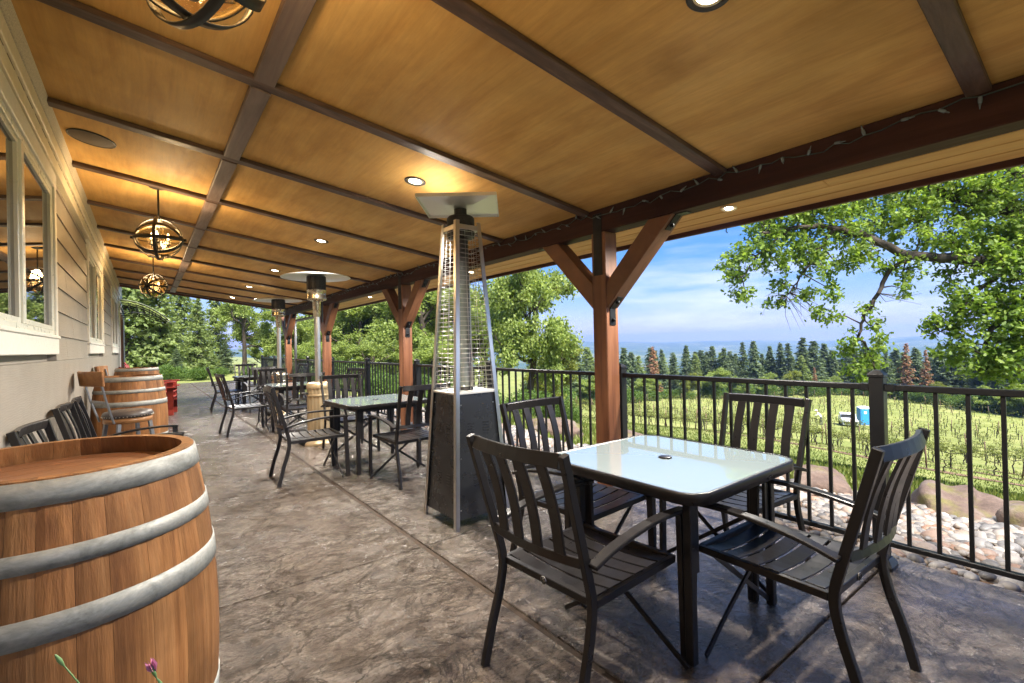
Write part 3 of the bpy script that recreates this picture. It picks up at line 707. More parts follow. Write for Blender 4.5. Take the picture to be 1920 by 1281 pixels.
for y, lab in ((4.276, 'round brown ceiling speaker near the hanging globe lamp with curved bands'), (10.9, 'round brown ceiling speaker far along above the last window')):
    t = empty('ceiling_speaker', (-.272 if y < 6 else -.25, y, zc(-.27)), 0, lab, 'speaker'); t.rotation_euler = (0, math.atan(.1376), 0)
    MB().lathe([(.0001, -.006), (.118, -.006), (.122, -.004), (.122, 0)], 40).build('grille', 'speaker_brown', t)
    MB().lathe([(.122, 0), (.122, -.008), (.129, -.007), (.131, 0)], 40, cap=False).build('rim', 'bronze', t)

def ring_band(axis_rot, rad, w, th, seg=56):
    """flat strap bent into a circle; axis_rot tips its plane"""
    vs = []; fs = []
    for k in range(seg):
        a = 2*math.pi*k/seg; c, s = math.cos(a), math.sin(a)
        for rr, zz in ((rad, -w/2), (rad, w/2), (rad-th, w/2), (rad-th, -w/2)): vs.append(axis_rot @ Vector((rr*c, rr*s, zz)))
    for k in range(seg):
        j = (k+1) % seg
        for q in range(4): fs.append((4*k+q, 4*k+(q+1) % 4, 4*j+(q+1) % 4, 4*j+q))
    return MB().add(vs, fs, True)
def pendant(x, y, zcen, rz, label):
    t = empty('pendant_lamp', (x, y, zcen), 0, label, 'pendant lamp'); rad = .178
    top = zc(x)-zcen
    cn = MB().lathe([(.0001, top-.022), (.03, top-.022), (.062, top-.012), (.068, top-.003), (.068, top+.006)], 28).build('ceiling_plate', 'bronze', t)
    MB().tube([(0, 0, .11), (0, 0, top-.02)], .008, 10).build('rod', 'bronze', t)
    ax = Matrix.Rotation(rz, 3, 'Z')
    for k, a in enumerate((4, 49, 94, 139)):
        ring_band(ax @ Matrix.Rotation(R(a), 3, 'X'), rad-.0052*k, .030, .005).build('band', 'bronze', t)
    ring_band(ax @ Matrix.Rotation(R(90), 3, 'Y'), rad+.0055, .026, .005).build('band', 'bronze', t)
    for s in (-1, 1):
        p = ax @ Vector((s*rad, 0, 0)); q = ax @ Vector((s*(rad+.018), 0, 0)); MB().tube([p*.96, q], .012, 10).build('pivot', 'bronze', t)
    prof = [(.142*math.sin(a), -.142*math.cos(a)) for a in np.linspace(.02, 2.35, 22)]
    gm = MB().lathe(prof, 40); gm.f = gm.f[:-1] if len(gm.f[-1]) > 4 else gm.f; gm.s = gm.s[:len(gm.f)]
    gm.f = [f for f in gm.f if len(f) == 4]; gm.s = [True]*len(gm.f)
    gm.build('glass_globe', 'amber_glass', t)
    MB().lathe([(.0001, -.125), (.014, -.122), (.026, -.10), (.03, -.085), (.016, -.065), (.009, -.03), (.009, .11), (.02, .115), (.0001, .125)], 20).build('stem', 'bronze', t)
    for k in range(3):
        a = rz+.5+k*2.094; e = Vector((math.cos(a), math.sin(a), 0))
        arm = MB().tube([Vector((0, 0, -.075))+e*.015, Vector((0, 0, -.088))+e*.04, Vector((0, 0, -.072))+e*.064, Vector((0, 0, -.045))+e*.068], .005, 8)
        arm.lathe([(.012, -.05), (.017, -.045), (.017, -.038), (.010, -.036), (.010, .0)], 12, e*.068)
        arm = arm.build('arm', 'bronze', t)
        MB().lathe([(.0001, .0), (.007, .004), (.012, .016), (.010, .032), (.004, .048), (.0001, .056)], 12, e*.068).build('bulb', 'bulb_glow', arm)
    ld = bpy.data.lights.new('lamp', 'POINT'); ld.energy = PENDANT_W; ld.shadow_soft_size = .06; ld.color = (1, .74, .42)
    lo = bpy.data.objects.new('lamp', ld); COL.objects.link(lo); lo.parent = t; lo.location = (0, 0, .085)
pendant(.10, 1.36, 2.17, R(28), 'hanging globe lamp of bronze bands and amber glass above the open barrel')
pendant(.10, 5.04, 2.165, R(-12), 'hanging globe lamp of bronze bands above the leather stool')
pendant(.10, 8.74, 2.17, R(62), 'hanging globe lamp of bronze bands above the far barrels')

sl = empty('string_lights', (2.80, 5, 2.2), 0, 'green wired string lights stapled along the dark header beam', 'string lights')
rs = random.Random(4); pts = []; y = -.6
while y < 13.0:
    pts.append(Vector((2.797-2.80, y-5, 2.190+.012*math.sin(y*5)+rs.uniform(-.022, .012)-2.2))); y += rs.uniform(.05, .085)
MB().tube(pts, .0032, 5).build('cable', 'wire_green', sl)
bm_ = MB().lathe([(.0045, 0), (.0055, .008), (.0048, .018), (.0001, .019)], 8); bm_.tube([(0, 0, .018), (0, 0, .034)], [.0035, .001], 6); bm_ = bm_.mesh('bulb')
bm_.materials.append(MATS['bulb_glass'])
for k in range(1, len(pts)-1, 2):
    obj('bulb', bm_, None, sl, pts[k]+Vector((-.002, 0, 0)), (rs.uniform(-.5, 3.6), -.5+rs.uniform(-.4, .4), rs.uniform(-.5, .5)), (1.5, 1.5, 1.5))

# ------------------------------------------------------------------ slatted folding armchair (faces +y, origin on the floor under the seat)
def smooth_path(pts, n=5):
    pts = [Vector(p) for p in pts]; out = []
    for i in range(len(pts)-1):
        p0, p1, p2, p3 = pts[max(i-1, 0)], pts[i], pts[i+1], pts[min(i+2, len(pts)-1)]
        for k in range(n):
            t = k/n; out.append(.5*((2*p1)+(p2-p0)*t+(2*p0-5*p1+4*p2-p3)*t*t+(3*p1-p0-3*p2+p3)*t**3))
    return out+[pts[-1]]
def back_y(z): return -.238-.125*((z-.39)/.48)**1.0           # lean of the back
CH = {}
def chair_parts():
    BM = 'black_metal'
    P = []
    def part(name, mb, bev=.002, mat=BM, par=None):
        me = mb.mesh(name, bev); me.materials.append(MATS[mat]); P.append((name, me, par)); return len(P)-1
    for s in (-1, 1):
        path = smooth_path([(s*.232, -.325, 0), (s*.226, -.292, .14), (s*.222, -.252, .27), (s*.221, -.236, .375), (s*.222, -.258, .48), (s*.228, back_y(.66), .66), (s*.236, back_y(.868)-.004, .868)], 4)
        part('rear_leg', MB().sweep(path, .022, .030, (1, 0, 0)), .002)
        part('front_leg', MB().sweep([(s*.247, .262, 0), (s*.247, .247, .552)], .022, .036, (1, 0, 0)), .002)
        part('armrest', MB().sweep(smooth_path([(s*.246, -.262, .508), (s*.247, -.15, .540), (s*.248, 0, .562), (s*.248, .13, .568), (s*.248, .268, .561)], 4), .040, .016, (1, 0, 0)), .003)
    # curved rails and slats of the back
    def bow(x): return -.030*(1-(x/.225)**2)
    for z, h in ((.846, .046), (.512, .030)):
        n_ = 9; path = [(x, back_y(z)+bow(x), z) for x in np.linspace(-.214, .214, n_)]
        part('back_rail', MB().sweep(path, h, .018, (0, .25, 1)), .002)
    for x in (-.139, -.047, .047, .139):
        path = smooth_path([(x, back_y(z)+bow(x)+.014*math.sin((z-.52)/.31*math.pi), z) for z in (.526, .63, .73, .824)], 3)
        part('back_slat', MB().sweep(path, .046, .010, (1, 0, 0)), .0015)
    fr = MB()
    for s in (-1, 1): fr.sweep([(s*.222, -.222, .372), (s*.222, .236, .378)], .020, .026, (1, 0, 0))
    fr.sweep([(-.2115, -.2215, .372), (.2115, -.2215, .372)], .022, .026, (0, 1, 0)); fr.sweep([(-.2115, .228, .378), (.2115, .228, .378)], .022, .026, (0, 1, 0))
    part('seat_frame', fr, .002)
    for k in range(6):
        y = -.176+k*.0715
        path = [(x, y, .386-.016*(1-(x/.212)**2)) for x in np.linspace(-.211, .211, 9)]
        part('seat_slat', MB().sweep(path, .060, .006, (0, 1, 0)), .001)
    for s in (-1, 1):
        path = smooth_path([(s*-.205, .17, .362), (s*-.05, .178, .25), (s*.13, .186, .12), (s*.29, .19+.004*s, .006)], 4)
        part('cross_brace', MB().sweep([p+Vector((0, .012*s, 0)) for p in path], .010, .020, (0, 1, 0)), .0015)
    bd = part('badge', MB().lathe([(.0001, 0), (.014, 0), (.015, .0015), (.0001, .002)], 16), 0, 'badge')
    ring = MB(); ring.tube([(.0105*math.cos(a), .0105*math.sin(a), .0024) for a in np.linspace(0, 6.28, 17)[:-1]], .0016, 5, True)
    ring.tube([(-.006, -.004, .0024), (-.001, .001, .0026), (.006, .0045, .0024)], .0014, 5)
    part('emblem', ring, 0, 'black_metal', bd)
    return P
CHP = chair_parts()
def chair(x, y, face, label, name='folding_chair', group='black slatted chairs on the patio'):
    """face: heading of the seat's front in degrees, 0 = +Y, 90 = -X"""
    t = empty(name, (x, y, 0), R(face), label, 'chair', group); made = []
    for nm, me, par in CHP:
        o = bpy.data.objects.new(nm, me); COL.objects.link(o)
        o.parent = t if par is None else made[par]
        if nm == 'badge': o.location = (0, -.2335, .372); o.rotation_euler = (R(90), 0, 0)
        made.append(o)
    return t

# ------------------------------------------------------------------ square glass table
def rrect(h, r, n=7):
    out = []
    for cx, cy_, a0 in ((h-r, h-r, 0), (-h+r, h-r, 90), (-h+r, -h+r, 180), (h-r, -h+r, 270)):
        for k in range(n): a = R(a0+90*k/(n-1)); out.append((cx+r*math.cos(a), cy_+r*math.sin(a)))
    return out
def table(x, y, rz, label):
    t = empty('glass_table', (x, y, 0), R(rz), label, 'table', 'square glass tables on the patio'); h = .418
    MB().prism(rrect(h-.014, .085), .651, .657).build('glass_top', 'table_glass', t)
    fr = MB(); A = rrect(h, .10); B = rrect(h-.0135, .0865); Cc = rrect(h-.04, .07); n_ = len(A)
    vs = [(a, b, .618) for a, b in A]+[(a, b, .652) for a, b in A]+[(a*.996, b*.996, .659) for a, b in A]+[(a, b, .660) for a, b in B]+[(a, b, .6505) for a, b in B]+[(a, b, .6505) for a, b in Cc]+[(a, b, .618) for a, b in Cc]
    fs = [(k*n_+i, k*n_+(i+1) % n_, ((k+1) % 7)*n_+(i+1) % n_, ((k+1) % 7)*n_+i) for k in range(7) for i in range(n_)]
    fr.add(vs, fs, True).build('top_frame', 'black_metal', t)
    for sx_ in (-1, 1):
        for sy in (-1, 1):
            lg = MB(); c = .318
            lg.box((sx_*c, sy*c, .309), (.034, .034, .617)); lg.build('leg', 'black_metal', t, .003)
            MB().box((sx_*(c-.036), sy*c, .47), (.036, .014, .29)).build('leg_gusset', 'black_metal', t, .002)
    MB().lathe([(.0001, .6575), (.030, .6575), (.031, .661), (.026, .6635), (.0001, .664)], 24).build('umbrella_cap', 'black_metal', t)
    for s in (-1, 1):
        MB().sweep([(s*.318, -.30, .60), (s*.318, .30, .60)], .016, .03, (1, 0, 0)).build('apron', 'black_metal', t, .002)
        MB().sweep([(-.30, s*.318, .60), (.30, s*.318, .60)], .016, .03, (0, 1, 0)).build('apron', 'black_metal', t, .002)
T = [(1.905, 1.335, 0, 'square glass table nearest the river stones, in front of the pyramid heater'),
     (1.885, 4.80, 1.5, 'square glass table behind the pyramid heater, before the fluted-base heater'),
     (1.87, 7.95, -1, 'square glass table between the two round-topped heaters'),
     (1.86, 11.25, 2, 'square glass table beyond both round-topped heaters at the open end')]
for q in T: table(*q)
wh = ['table nearest the river stones', 'table behind pyramid heater', 'table between round-topped heaters', 'table at far open end']
# heading 0 = +Y, -90 = +X (back to the wall), 180 = -Y, 90 = -X (back to the fence)
chair(1.325, 1.285, -90+3, 'black slatted armchair, back to the barrel at '+wh[0])
chair(1.945, .825, -1, 'black slatted armchair, back to the open slab, at '+wh[0])
chair(1.83, 1.80, 180+4, 'black slatted armchair, back to the pyramid heater at '+wh[0])
chair(2.47, 1.325, 90-3, 'black slatted armchair, back to the fence at '+wh[0])
chair(1.235, 4.77, -90-2, 'black slatted armchair, back to the wall at '+wh[1])
chair(1.90, 4.10, 2, 'black slatted armchair, back to the pyramid heater at '+wh[1])
chair(1.88, 5.60, 180-3, 'black slatted armchair, back to the fluted heater at '+wh[1])
chair(1.175, 7.93, -90+5, 'black slatted armchair, back to the wall at '+wh[2])
chair(1.74, 7.24, -3, 'black slatted armchair, back to the fluted heater at '+wh[2])
chair(1.75, 8.80, 180+3, 'black slatted armchair, back to the plainer heater at '+wh[2])
chair(2.36, 7.62, 90+14, 'black slatted armchair, back to the fence at '+wh[2])
chair(1.33, 11.2, -90-4, 'black slatted armchair, back to the wall at '+wh[3])
chair(1.76, 10.50, 2, 'black slatted armchair, back to the plainer heater at '+wh[3])
chair(1.86, 12.50, 180-2, 'black slatted armchair, back to the far trees at '+wh[3])
chair(2.40, 11.1, 90+10, 'black slatted armchair, back to the fence at '+wh[3])
chair(-.08, 3.16, -90-6, 'black slatted armchair against the wall just behind the open barrel', group='black slatted chairs along the wall')
chair(-.07, 4.24, -90-3, 'black slatted armchair against the wall, first of a close pair before the leather stool', group='black slatted chairs along the wall')
chair(-.05, 4.79, -90+2, 'black slatted armchair against the wall, close beside the leather stool', group='black slatted chairs along the wall')

# ------------------------------------------------------------------ pyramid patio heater
def pyramid_heater(x, y):
    t = empty('pyramid_heater', (x, y, 0), 0, 'tall pyramid gas heater with black base, steel corners and wire guards', 'patio heater')
    def half(z): return .222-.124*min(z, 2.06)/2.06
    zt = .868
    for k in range(4):
        rot = Matrix.Rotation(k*math.pi/2, 3, 'Z'); a, b = half(.06)-.012, half(zt)-.012
        q = MB(); vs = [Vector((-a, -a, .06)), Vector((a, -a, .06)), Vector((b, -b, zt)), Vector((-b, -b, zt)), Vector((-a, -a+.012, .06)), Vector((a, -a+.012, .06)), Vector((b, -b+.012, zt)), Vector((-b, -b+.012, zt))]
        q.add([rot @ p for p in vs], [(0, 1, 2, 3), (7, 6, 5, 4), (0, 4, 5, 1), (1, 5, 6, 2), (2, 6, 7, 3), (3, 7, 4, 0)])
        pan = q.build('base_panel', 'panel_black', t)
        # louvre slots and screws
        n_ = Vector((0, -1, -.06)).normalized()
        sl_ = MB()
        for gx_, gz in ((-.05, .60), (.05, .60), (-.03, .26), (.07, .26)):
            for j in range(5):
                z = gz+j*.018; yy_ = -(half(z)-.012)-.0012; sl_.box(rot @ Vector((gx_*1.2, yy_, z)), (.05, .004, .006), rot)
        sl_.build('louvre', 'panel_black', pan)['kind'] = 'stuff'
        sc = MB()
        for sx_ in (-1, 1):
            for z in (.12, .45, .80):
                h_ = half(z)-.012; sc.box(rot @ Vector((sx_*(h_-.032), -h_-.001, z)), (.008, .005, .008), rot)
        sc.build('screw', 'steel', pan)['kind'] = 'stuff'
        # corner leg, angle section
        lg = MB(); w = .030
        for zz in ((.0, 2.06),):
            h0, h1 = half(0)+.002, half(2.06)+.002
            for d in ((1, 0), (0, 1)):
                vs = []
                for h_, z in ((h0, 0), (h1, 2.06)):
                    c = Vector((-h_, -h_, z)); e = Vector((d[0], d[1], 0)); nn = Vector((d[1], d[0], 0))
                    vs += [c, c+e*w, c+e*w+nn*.003, c+nn*.003]
                lg.add([rot @ p for p in vs], [(3, 2, 1, 0), (4, 5, 6, 7), (0, 1, 5, 4), (1, 2, 6, 5), (2, 3, 7, 6), (3, 0, 4, 7)] if d[0] == 1 else [(0, 1, 2, 3), (7, 6, 5, 4), (4, 5, 1, 0), (5, 6, 2, 1), (6, 7, 3, 2), (7, 4, 0, 3)])
        lg.build('corner_leg', 'steel', t)
        ft = rot @ Vector((-half(0)+.012, -half(0)+.012, 0)); MB().lathe([(.012, 0.0), (.012, .008), (.006, .012)], 12, ft).build('foot', 'rubber', t)
        # wire guard
        g = MB(); nw = 36
        for j in range(nw):
            z = .895+j*(1.99-.895)/(nw-1); h_ = half(z)-.006
            g.tube([rot @ Vector((-h_+.01, -h_, z)), rot @ Vector((h_-.01, -h_, z))], .0016, 5)
        for fx in (-.82, -.3, .3, .82):
            h0, h1 = half(.89)-.006, half(1.995)-.006; g.tube([rot @ Vector((fx*h0, -h0-.001, .89)), rot @ Vector((fx*h1, -h1-.001, 1.995))], .0017, 5)
        g.build('wire_guard', 'steel', t)
    b = half(zt)-.002
    MB().span(-b, b, -b, b, zt+.001, zt+.018).build('deck_plate', 'steel_pale', t, .003)
    MB().lathe([(.052, zt+.02), (.052, 1.95), (.048, 1.95), (.048, zt+.02)], 28, cap=False).build('glass_tube', 'clear_tube', t)
    MB().lathe([(.065, zt+.0185), (.065, zt+.03), (.053, zt+.04)], 24).build('burner', 'dark_mesh', t)
    q = half(2.03); MB().span(-q, q, -q, q, 2.0, 2.035).build('top_frame', 'steel', t, .003)
    MB().lathe([(.060, 1.955), (.095, 1.96), (.098, 2.0), (.098, 2.095), (.085, 2.11), (.0001, 2.112)], 28).build('flame_screen', 'dark_mesh', t)
    MB().lathe([(.045, 2.112), (.045, 2.165)], 16).build('spacer', 'bronze', t)
    # reflector: shallow square pan, turned on the body
    pan = MB(); rot = Matrix.Rotation(-YAW, 3, 'Z')
    def ringpts(h_, z): return [rot @ Vector((a*h_, b_*h_, z)) for a, b_ in ((-1, -1), (1, -1), (1, 1), (-1, 1))]
    vs = ringpts(.10, 2.168)+ringpts(.262, 2.196)+ringpts(.266, 2.178)+ringpts(.268, 2.178)+ringpts(.265, 2.201)+ringpts(.10, 2.174)
    fs = [(k*4+i, k*4+(i+1) % 4, (k+1)*4+(i+1) % 4, (k+1)*4+i) for k in range(5) for i in range(4)]+[(3, 2, 1, 0), (20, 21, 22, 23)]
    fs = [f[::-1] for f in fs]
    pan.add(vs, fs).build('reflector', 'steel_pale', t)
    return t
pyramid_heater(1.785, 2.895)

# ------------------------------------------------------------------ round-topped heaters
def round_heater(x, y, label, housing):
    t = empty('round_heater', (x, y, 0), 0, label, 'patio heater')
    fl = lambda a, z: 1+.025*math.cos(a*18)
    MB().lathe([(.150, .075), (.138, .10), (.135, .13), (.135, .70)], 108, wob=fl).build('housing', housing, t)
    MB().lathe([(.142, .7005), (.144, .71), (.138, .755), (.120, .772), (.04, .778)], 40).build('housing_lid', housing, t)
    MB().lathe([(.215, 0), (.215, .018), (.205, .035), (.175, .06), (.15, .074)], 40).build('base', housing, t)
    bnd = MB().lathe([(.141, .60), (.1425, .602), (.1425, .625), (.141, .627)], 48).build('band', housing, t)
    for s in (-.07, .07): MB().tube([(-.20, s-.012, .052), (-.20, s+.012, .052)], .05, 16).build('wheel', 'rubber', t)
    hn = MB().tube([(-.135, -.03, .64), (-.19, -.03, .64), (-.19, .03, .64), (-.135, .03, .64)], .012, 8).build('handle', 'rubber', t)
    MB().lathe([(.036, .778), (.036, 1.66)], 28).build('pole', 'steel', t)
    MB().lathe([(.037, 1.60), (.048, 1.64), (.05, 1.80), (.062, 1.81)], 28).build('collar', 'brass_steel', t)
    MB().lathe([(.062, 1.80), (.115, 1.815), (.120, 1.83), (.112, 1.86), (.112, 1.935), (.118, 1.94)], 36).build('burner_cup', 'brass_steel', t)
    MB().lathe([(.112, 1.941), (.112, 2.115)], 40).build('burner_mesh', 'dark_mesh', t)
    rb = MB()
    for k in range(24):
        a = 2*math.pi*k/24; rb.tube([(.1135*math.cos(a), .1135*math.sin(a), 1.945), (.1135*math.cos(a), .1135*math.sin(a), 2.11)], .0025, 4)
    rb.build('burner_bars', 'bronze', t)
    MB().lathe([(.05, 2.118), (.12, 2.130), (.30, 2.128), (.40, 2.108), (.413, 2.098), (.415, 2.102), (.402, 2.114), (.30, 2.136), (.14, 2.165), (.0001, 2.175)], 56).build('reflector', 'steel_pale', t)
    for k in range(3):
        a = k*2.094; MB().tube([(.10*math.cos(a), .10*math.sin(a), 2.112), (.10*math.cos(a), .10*math.sin(a), 2.131)], .006, 6).build('stud', 'steel', t)
round_heater(1.73, 6.32, 'round-topped steel patio heater with a fluted tan base', 'gold_housing')
round_heater(1.95, 9.62, 'round-topped patio heater standing further from the pyramid heater', 'brass_steel')

# ------------------------------------------------------------------ oak wine barrels
BH, RB, RH = .958, .322, .270
def brad(z): u = (z-BH/2)/(BH/2); return RB-(RB-RH)*u*u
NS = 27
_w = np.random.default_rng(17).uniform(.6, 1.35, NS); _e = np.concatenate([[0], np.cumsum(_w)])/_w.sum()*2*math.pi
def stave_mesh(a0, a1):
    mb = MB(); nz, na = 15, 5; vs = []; half = (a1-a0)/2-.0010; zs = np.linspace(0, BH, nz)
    for z in zs:
        r1 = brad(z); r2 = r1-.026
        for k in range(na): a = -half+2*half*k/(na-1); q = r1-(.0016 if k in (0, na-1) else 0); vs.append((q*math.cos(a), q*math.sin(a), z))
        for k in range(na): a = half-2*half*k/(na-1); vs.append((r2*math.cos(a), r2*math.sin(a), z))
    c = 2*na; fs = [(i*c+k, i*c+(k+1) % c, (i+1)*c+(k+1) % c, (i+1)*c+k) for i in range(nz-1) for k in range(c)]
    fs += [tuple(range(c))[::-1], tuple((nz-1)*c+k for k in range(c))]
    mb.add(vs, fs, False); me = mb.mesh('stave'); me.materials.append(MATS['stave']); return me
SM = [stave_mesh(_e[k], _e[k+1]) for k in range(NS)]
def hoop_mesh(z0, z1):
    prof = [(brad(z0)+.0005, z0), (brad(z0)+.0032, z0), (brad((z0+z1)/2)+.0034, (z0+z1)/2), (brad(z1)+.0032, z1), (brad(z1)+.0005, z1)]
    vs = []; seg = 72
    mb = MB()
    for r_, z in prof:
        for k in range(seg): a = 2*math.pi*k/seg; vs.append((r_*math.cos(a), r_*math.sin(a), z))
    mb.add(vs, [(i*seg+k, i*seg+(k+1) % seg, (i+1)*seg+(k+1) % seg, (i+1)*seg+k) for i in range(4) for k in range(seg)], True)
    return mb
HOOPS = [(.908, .955), (.790, .826), (.658, .708), (.296, .346), (.16, .196), (.003, .05)]
hm = [hoop_mesh(a, b).mesh('hoop') for a, b in HOOPS]
for me in hm: me.materials.append(MATS['hoop'])
rv = MB().lathe([(.0001, .0045), (.003, .004), (.005, .0018), (.0055, 0)], 10).mesh('rivet'); rv.materials.append(MATS['hoop'])
def barrel(x, y, rz, label, rim=True):
    t = empty('wine_barrel', (x, y, 0), R(rz), label, 'barrel')
    for k in range(NS): obj('stave', SM[k], None, t, (0, 0, 0), (0, 0, (_e[k]+_e[k+1])/2))
    for me, (a, b) in zip(hm, HOOPS):
        h_ = obj('hoop', me, None, t)
        zm = (a+b)/2
        for da in (-.025, .025):
            obj('rivet', rv, None, h_, ((brad(zm)+.0035)*math.cos(da+.9), (brad(zm)+.0035)*math.sin(da+.9), zm), (0, R(90), da+.9))
    zi = BH-.045; rr = RH-.0245
    ws = [-rr, -.17, -.095, -.012, .08, .16, rr]
    for a, b in zip(ws[:-1], ws[1:]):
        n_ = 6; o1 = [(math.sqrt(max(0, rr*rr-q*q)), q) for q in np.linspace(a+.0008, b-.0008, n_)]; o2 = [(-p[0], p[1]) for p in o1[::-1]]
        ol = o1+o2
        out = []
        for p in ol:
            if not out or math.hypot(p[0]-out[-1][0], p[1]-out[-1][1]) > 1e-4: out.append(p)
        MB().prism(out, zi-.02, zi).build('head_board', 'barrel_head', t)
    return t
barrel(-.172, 1.57, 20, 'oak wine barrel with grey steel hoops and a recessed lid, near the open patio')
barrel(-.14, 6.45, 71, 'oak wine barrel behind the leather stool, its lid level with the stool back')
barrel(-.12, 9.75, 133, 'weathered oak wine barrel beside the red slatted chairs')

# ------------------------------------------------------------------ leather stools
def stool(x, y, rz, label):
    t = empty('bar_stool', (x, y, 0), R(rz), label, 'stool')              # faces +y
    zs = .655
    MB().lathe([(.155, zs-.018), (.178, zs-.012), (.182, zs+.008), (.170, zs+.03), (.12, zs+.043), (.0001, zs+.047)], 40).build('seat', 'leather', t)
    MB().lathe([(.150, zs-.065), (.172, zs-.06), (.172, zs-.019), (.15, zs-.018)], 40).build('seat_ring', 'stool_wood', t)
    nl = MB().lathe([(.0001, .004), (.003, .003), (.0045, 0)], 8).mesh('nail'); nl.materials.append(MATS['nail'])
    for k in range(44):
        a = 2*math.pi*k/44; obj('nail', nl, None, t, (.1815*math.cos(a), .1815*math.sin(a), zs-.004), (0, R(90), a))
    for sx_ in (-1, 1):
        for sy in (-1, 1):
            MB().sweep([(sx_*.115, sy*.115, zs-.062), (sx_*.175, sy*.175, 0)], .028, .028, (1, 0, 0)).build('leg', 'grey_metal', t, .003)
        MB().sweep(smooth_path([(sx_*.13, -.155, zs-.05), (sx_*.142, -.20, zs+.10), (sx_*.15, -.235, zs+.24), (sx_*.152, -.262, zs+.36)], 4), .022, .012, (1, 0, 0)).build('back_post', 'grey_metal', t, .002)
    MB().tube([(.158*math.cos(a), .158*math.sin(a), .20) for a in np.linspace(0, 6.283, 33)[:-1]], .010, 8, True).build('foot_ring', 'grey_metal', t)
    MB().sweep([(-.142, -.205, zs+.13), (.142, -.205, zs+.13)], .022, .010, (0, 0, 1)).build('back_rail', 'grey_metal', t, .002)
    pts = [(x_, -.252-.055*(1-(x_/.21)**2), zs+.335) for x_ in np.linspace(-.21, .21, 11)]
    MB().sweep(pts, .125, .022, (0, -.12, 1)).build('backrest', 'stool_wood', t, .005)
stool(-.135, 5.42, -90+24, 'bar stool with a nail-trimmed leather seat and curved wooden back')
stool(-.15, 7.25, -90-8, 'bar stool with a wooden back, mostly hidden behind the nail-trimmed one')

# ------------------------------------------------------------------ red adirondack chairs
def adk_mesh():
    P = []
    def part(nm, mb, bev=.003): me = mb.mesh(nm, bev); me.materials.append(MATS['red_plastic']); P.append((nm, me))
    for k in range(6):
        y = -.16+k*.085; part('seat_slat', MB().box((0, y, .30+.045*(y+.16)/.5), (.50, .075, .016), Matrix.Rotation(R(6), 3, 'X')))
    for k in range(5):
        x = (k-2)*.098; h = .66-.045*abs(k-2)**1.5
        part('back_slat', MB().sweep([(x*.85, -.19, .26), (x*1.12, -.19-h*.42, .26+h)], .088, .016, (1, 0, 0)))
    for s in (-1, 1):
        part('armrest', MB().span(s*.34-.06, s*.34+.06, -.32, .34, .52, .54))
        part('front_leg', MB().span(s*.285-.014, s*.285+.014, .20, .30, 0, .519))
        part('side_rail', MB().sweep([(s*.262, .28, .30), (s*.262, -.55, .02)], .02, .10, (1, 0, 0)))
    part('back_brace', MB().sweep([(-.33, -.345, .50), (.33, -.345, .50)], .07, .018, (0, 0, 1)))
    return P
AP = adk_mesh()
def adirondack(x, y, z, rz, label, tilt=0):
    t = empty('adirondack_chair', (x, y, z), R(rz), label, 'chair', 'red slatted garden chairs')
    t.rotation_euler = (tilt, 0, R(rz))
    for nm, me in AP: o = bpy.data.objects.new(nm, me); COL.objects.link(o); o.parent = t
adirondack(.14, 11.4, 0, -98, 'red slatted garden chair at the bottom of the stack by the weathered barrel')
adirondack(.14, 11.4, .10, -98, 'red slatted garden chair on top of the stack by the weathered barrel')
adirondack(.0, 12.75, 0, -70, 'red slatted garden chair standing behind the stacked pair by the far door')

# ------------------------------------------------------------------ flowering plant in a pot at the foot of the open barrel
fp = empty('potted_plant', (.14, .98, 0), 0, 'thin flower stems with green buds rising in front of the open barrel', 'plant')
MB().lathe([(.06, 0), (.075, .10), (.082, .13), (.088, .13), (.088, .15), (.074, .15), (.07, .12), (.0001, .12)], 24).build('pot', 'pot_clay', fp)
rs = random.Random(5)
fpx = {'a': (118, 1246), 'b': (292, 1268), 'c': (306, 1292), 'd': (86, 1320), 'e': (215, 1330)}
for k_, (ux, uy) in fpx.items():
    d = pix(ux, uy); d = d*(1.0/math.hypot(d.x, d.y)); tip = Vector((d.x, d.y, d.z+CAM_H))-Vector((.14, .98, 0))
    base = Vector((rs.uniform(-.03, .03), rs.uniform(-.03, .03), .121)); mid = base*.45+tip*.55+Vector((0, 0, .03))
    st = MB().tube(smooth_path([base, mid, tip], 6), .0011, 6).build('stem', 'stem_green', fp)
    dn = (tip-mid).normalized(); q = dn.to_track_quat('Z', 'Y').to_matrix()
    bd = MB().lathe([(.0013, -.002), (.0026, .004), (.0030, .009), (.0020, .016), (.0008, .020), (.0001, .021)], 10); bd.v = [tuple(q @ Vector(v_)+tip) for v_ in bd.v]
    bd.build('bud', 'stem_green', st)
    if k_ == 'c':
        pt = MB()
        for j in range(7):
            a = j*.9; e = q @ Vector((math.cos(a), math.sin(a), 0)); pt.add([tip+dn*.03, tip+dn*.045+e*.008, tip+dn*.058+e*.006, tip+dn*.045-e*.002], [(0, 1, 2, 3)])
        pt.build('petals', 'petal', st)
    lf = MB(); e = Vector((rs.uniform(-1, 1), rs.uniform(-1, 1), .4)).normalized(); b0 = base*.5+mid*.5
    lf.add([b0, b0+e*.05+Vector((.004, .004, 0)), b0+e*.10, b0+e*.05-Vector((.004, .004, -.004))], [(0, 1, 2, 3)]); lf.build('leaf', 'stem_green', st)

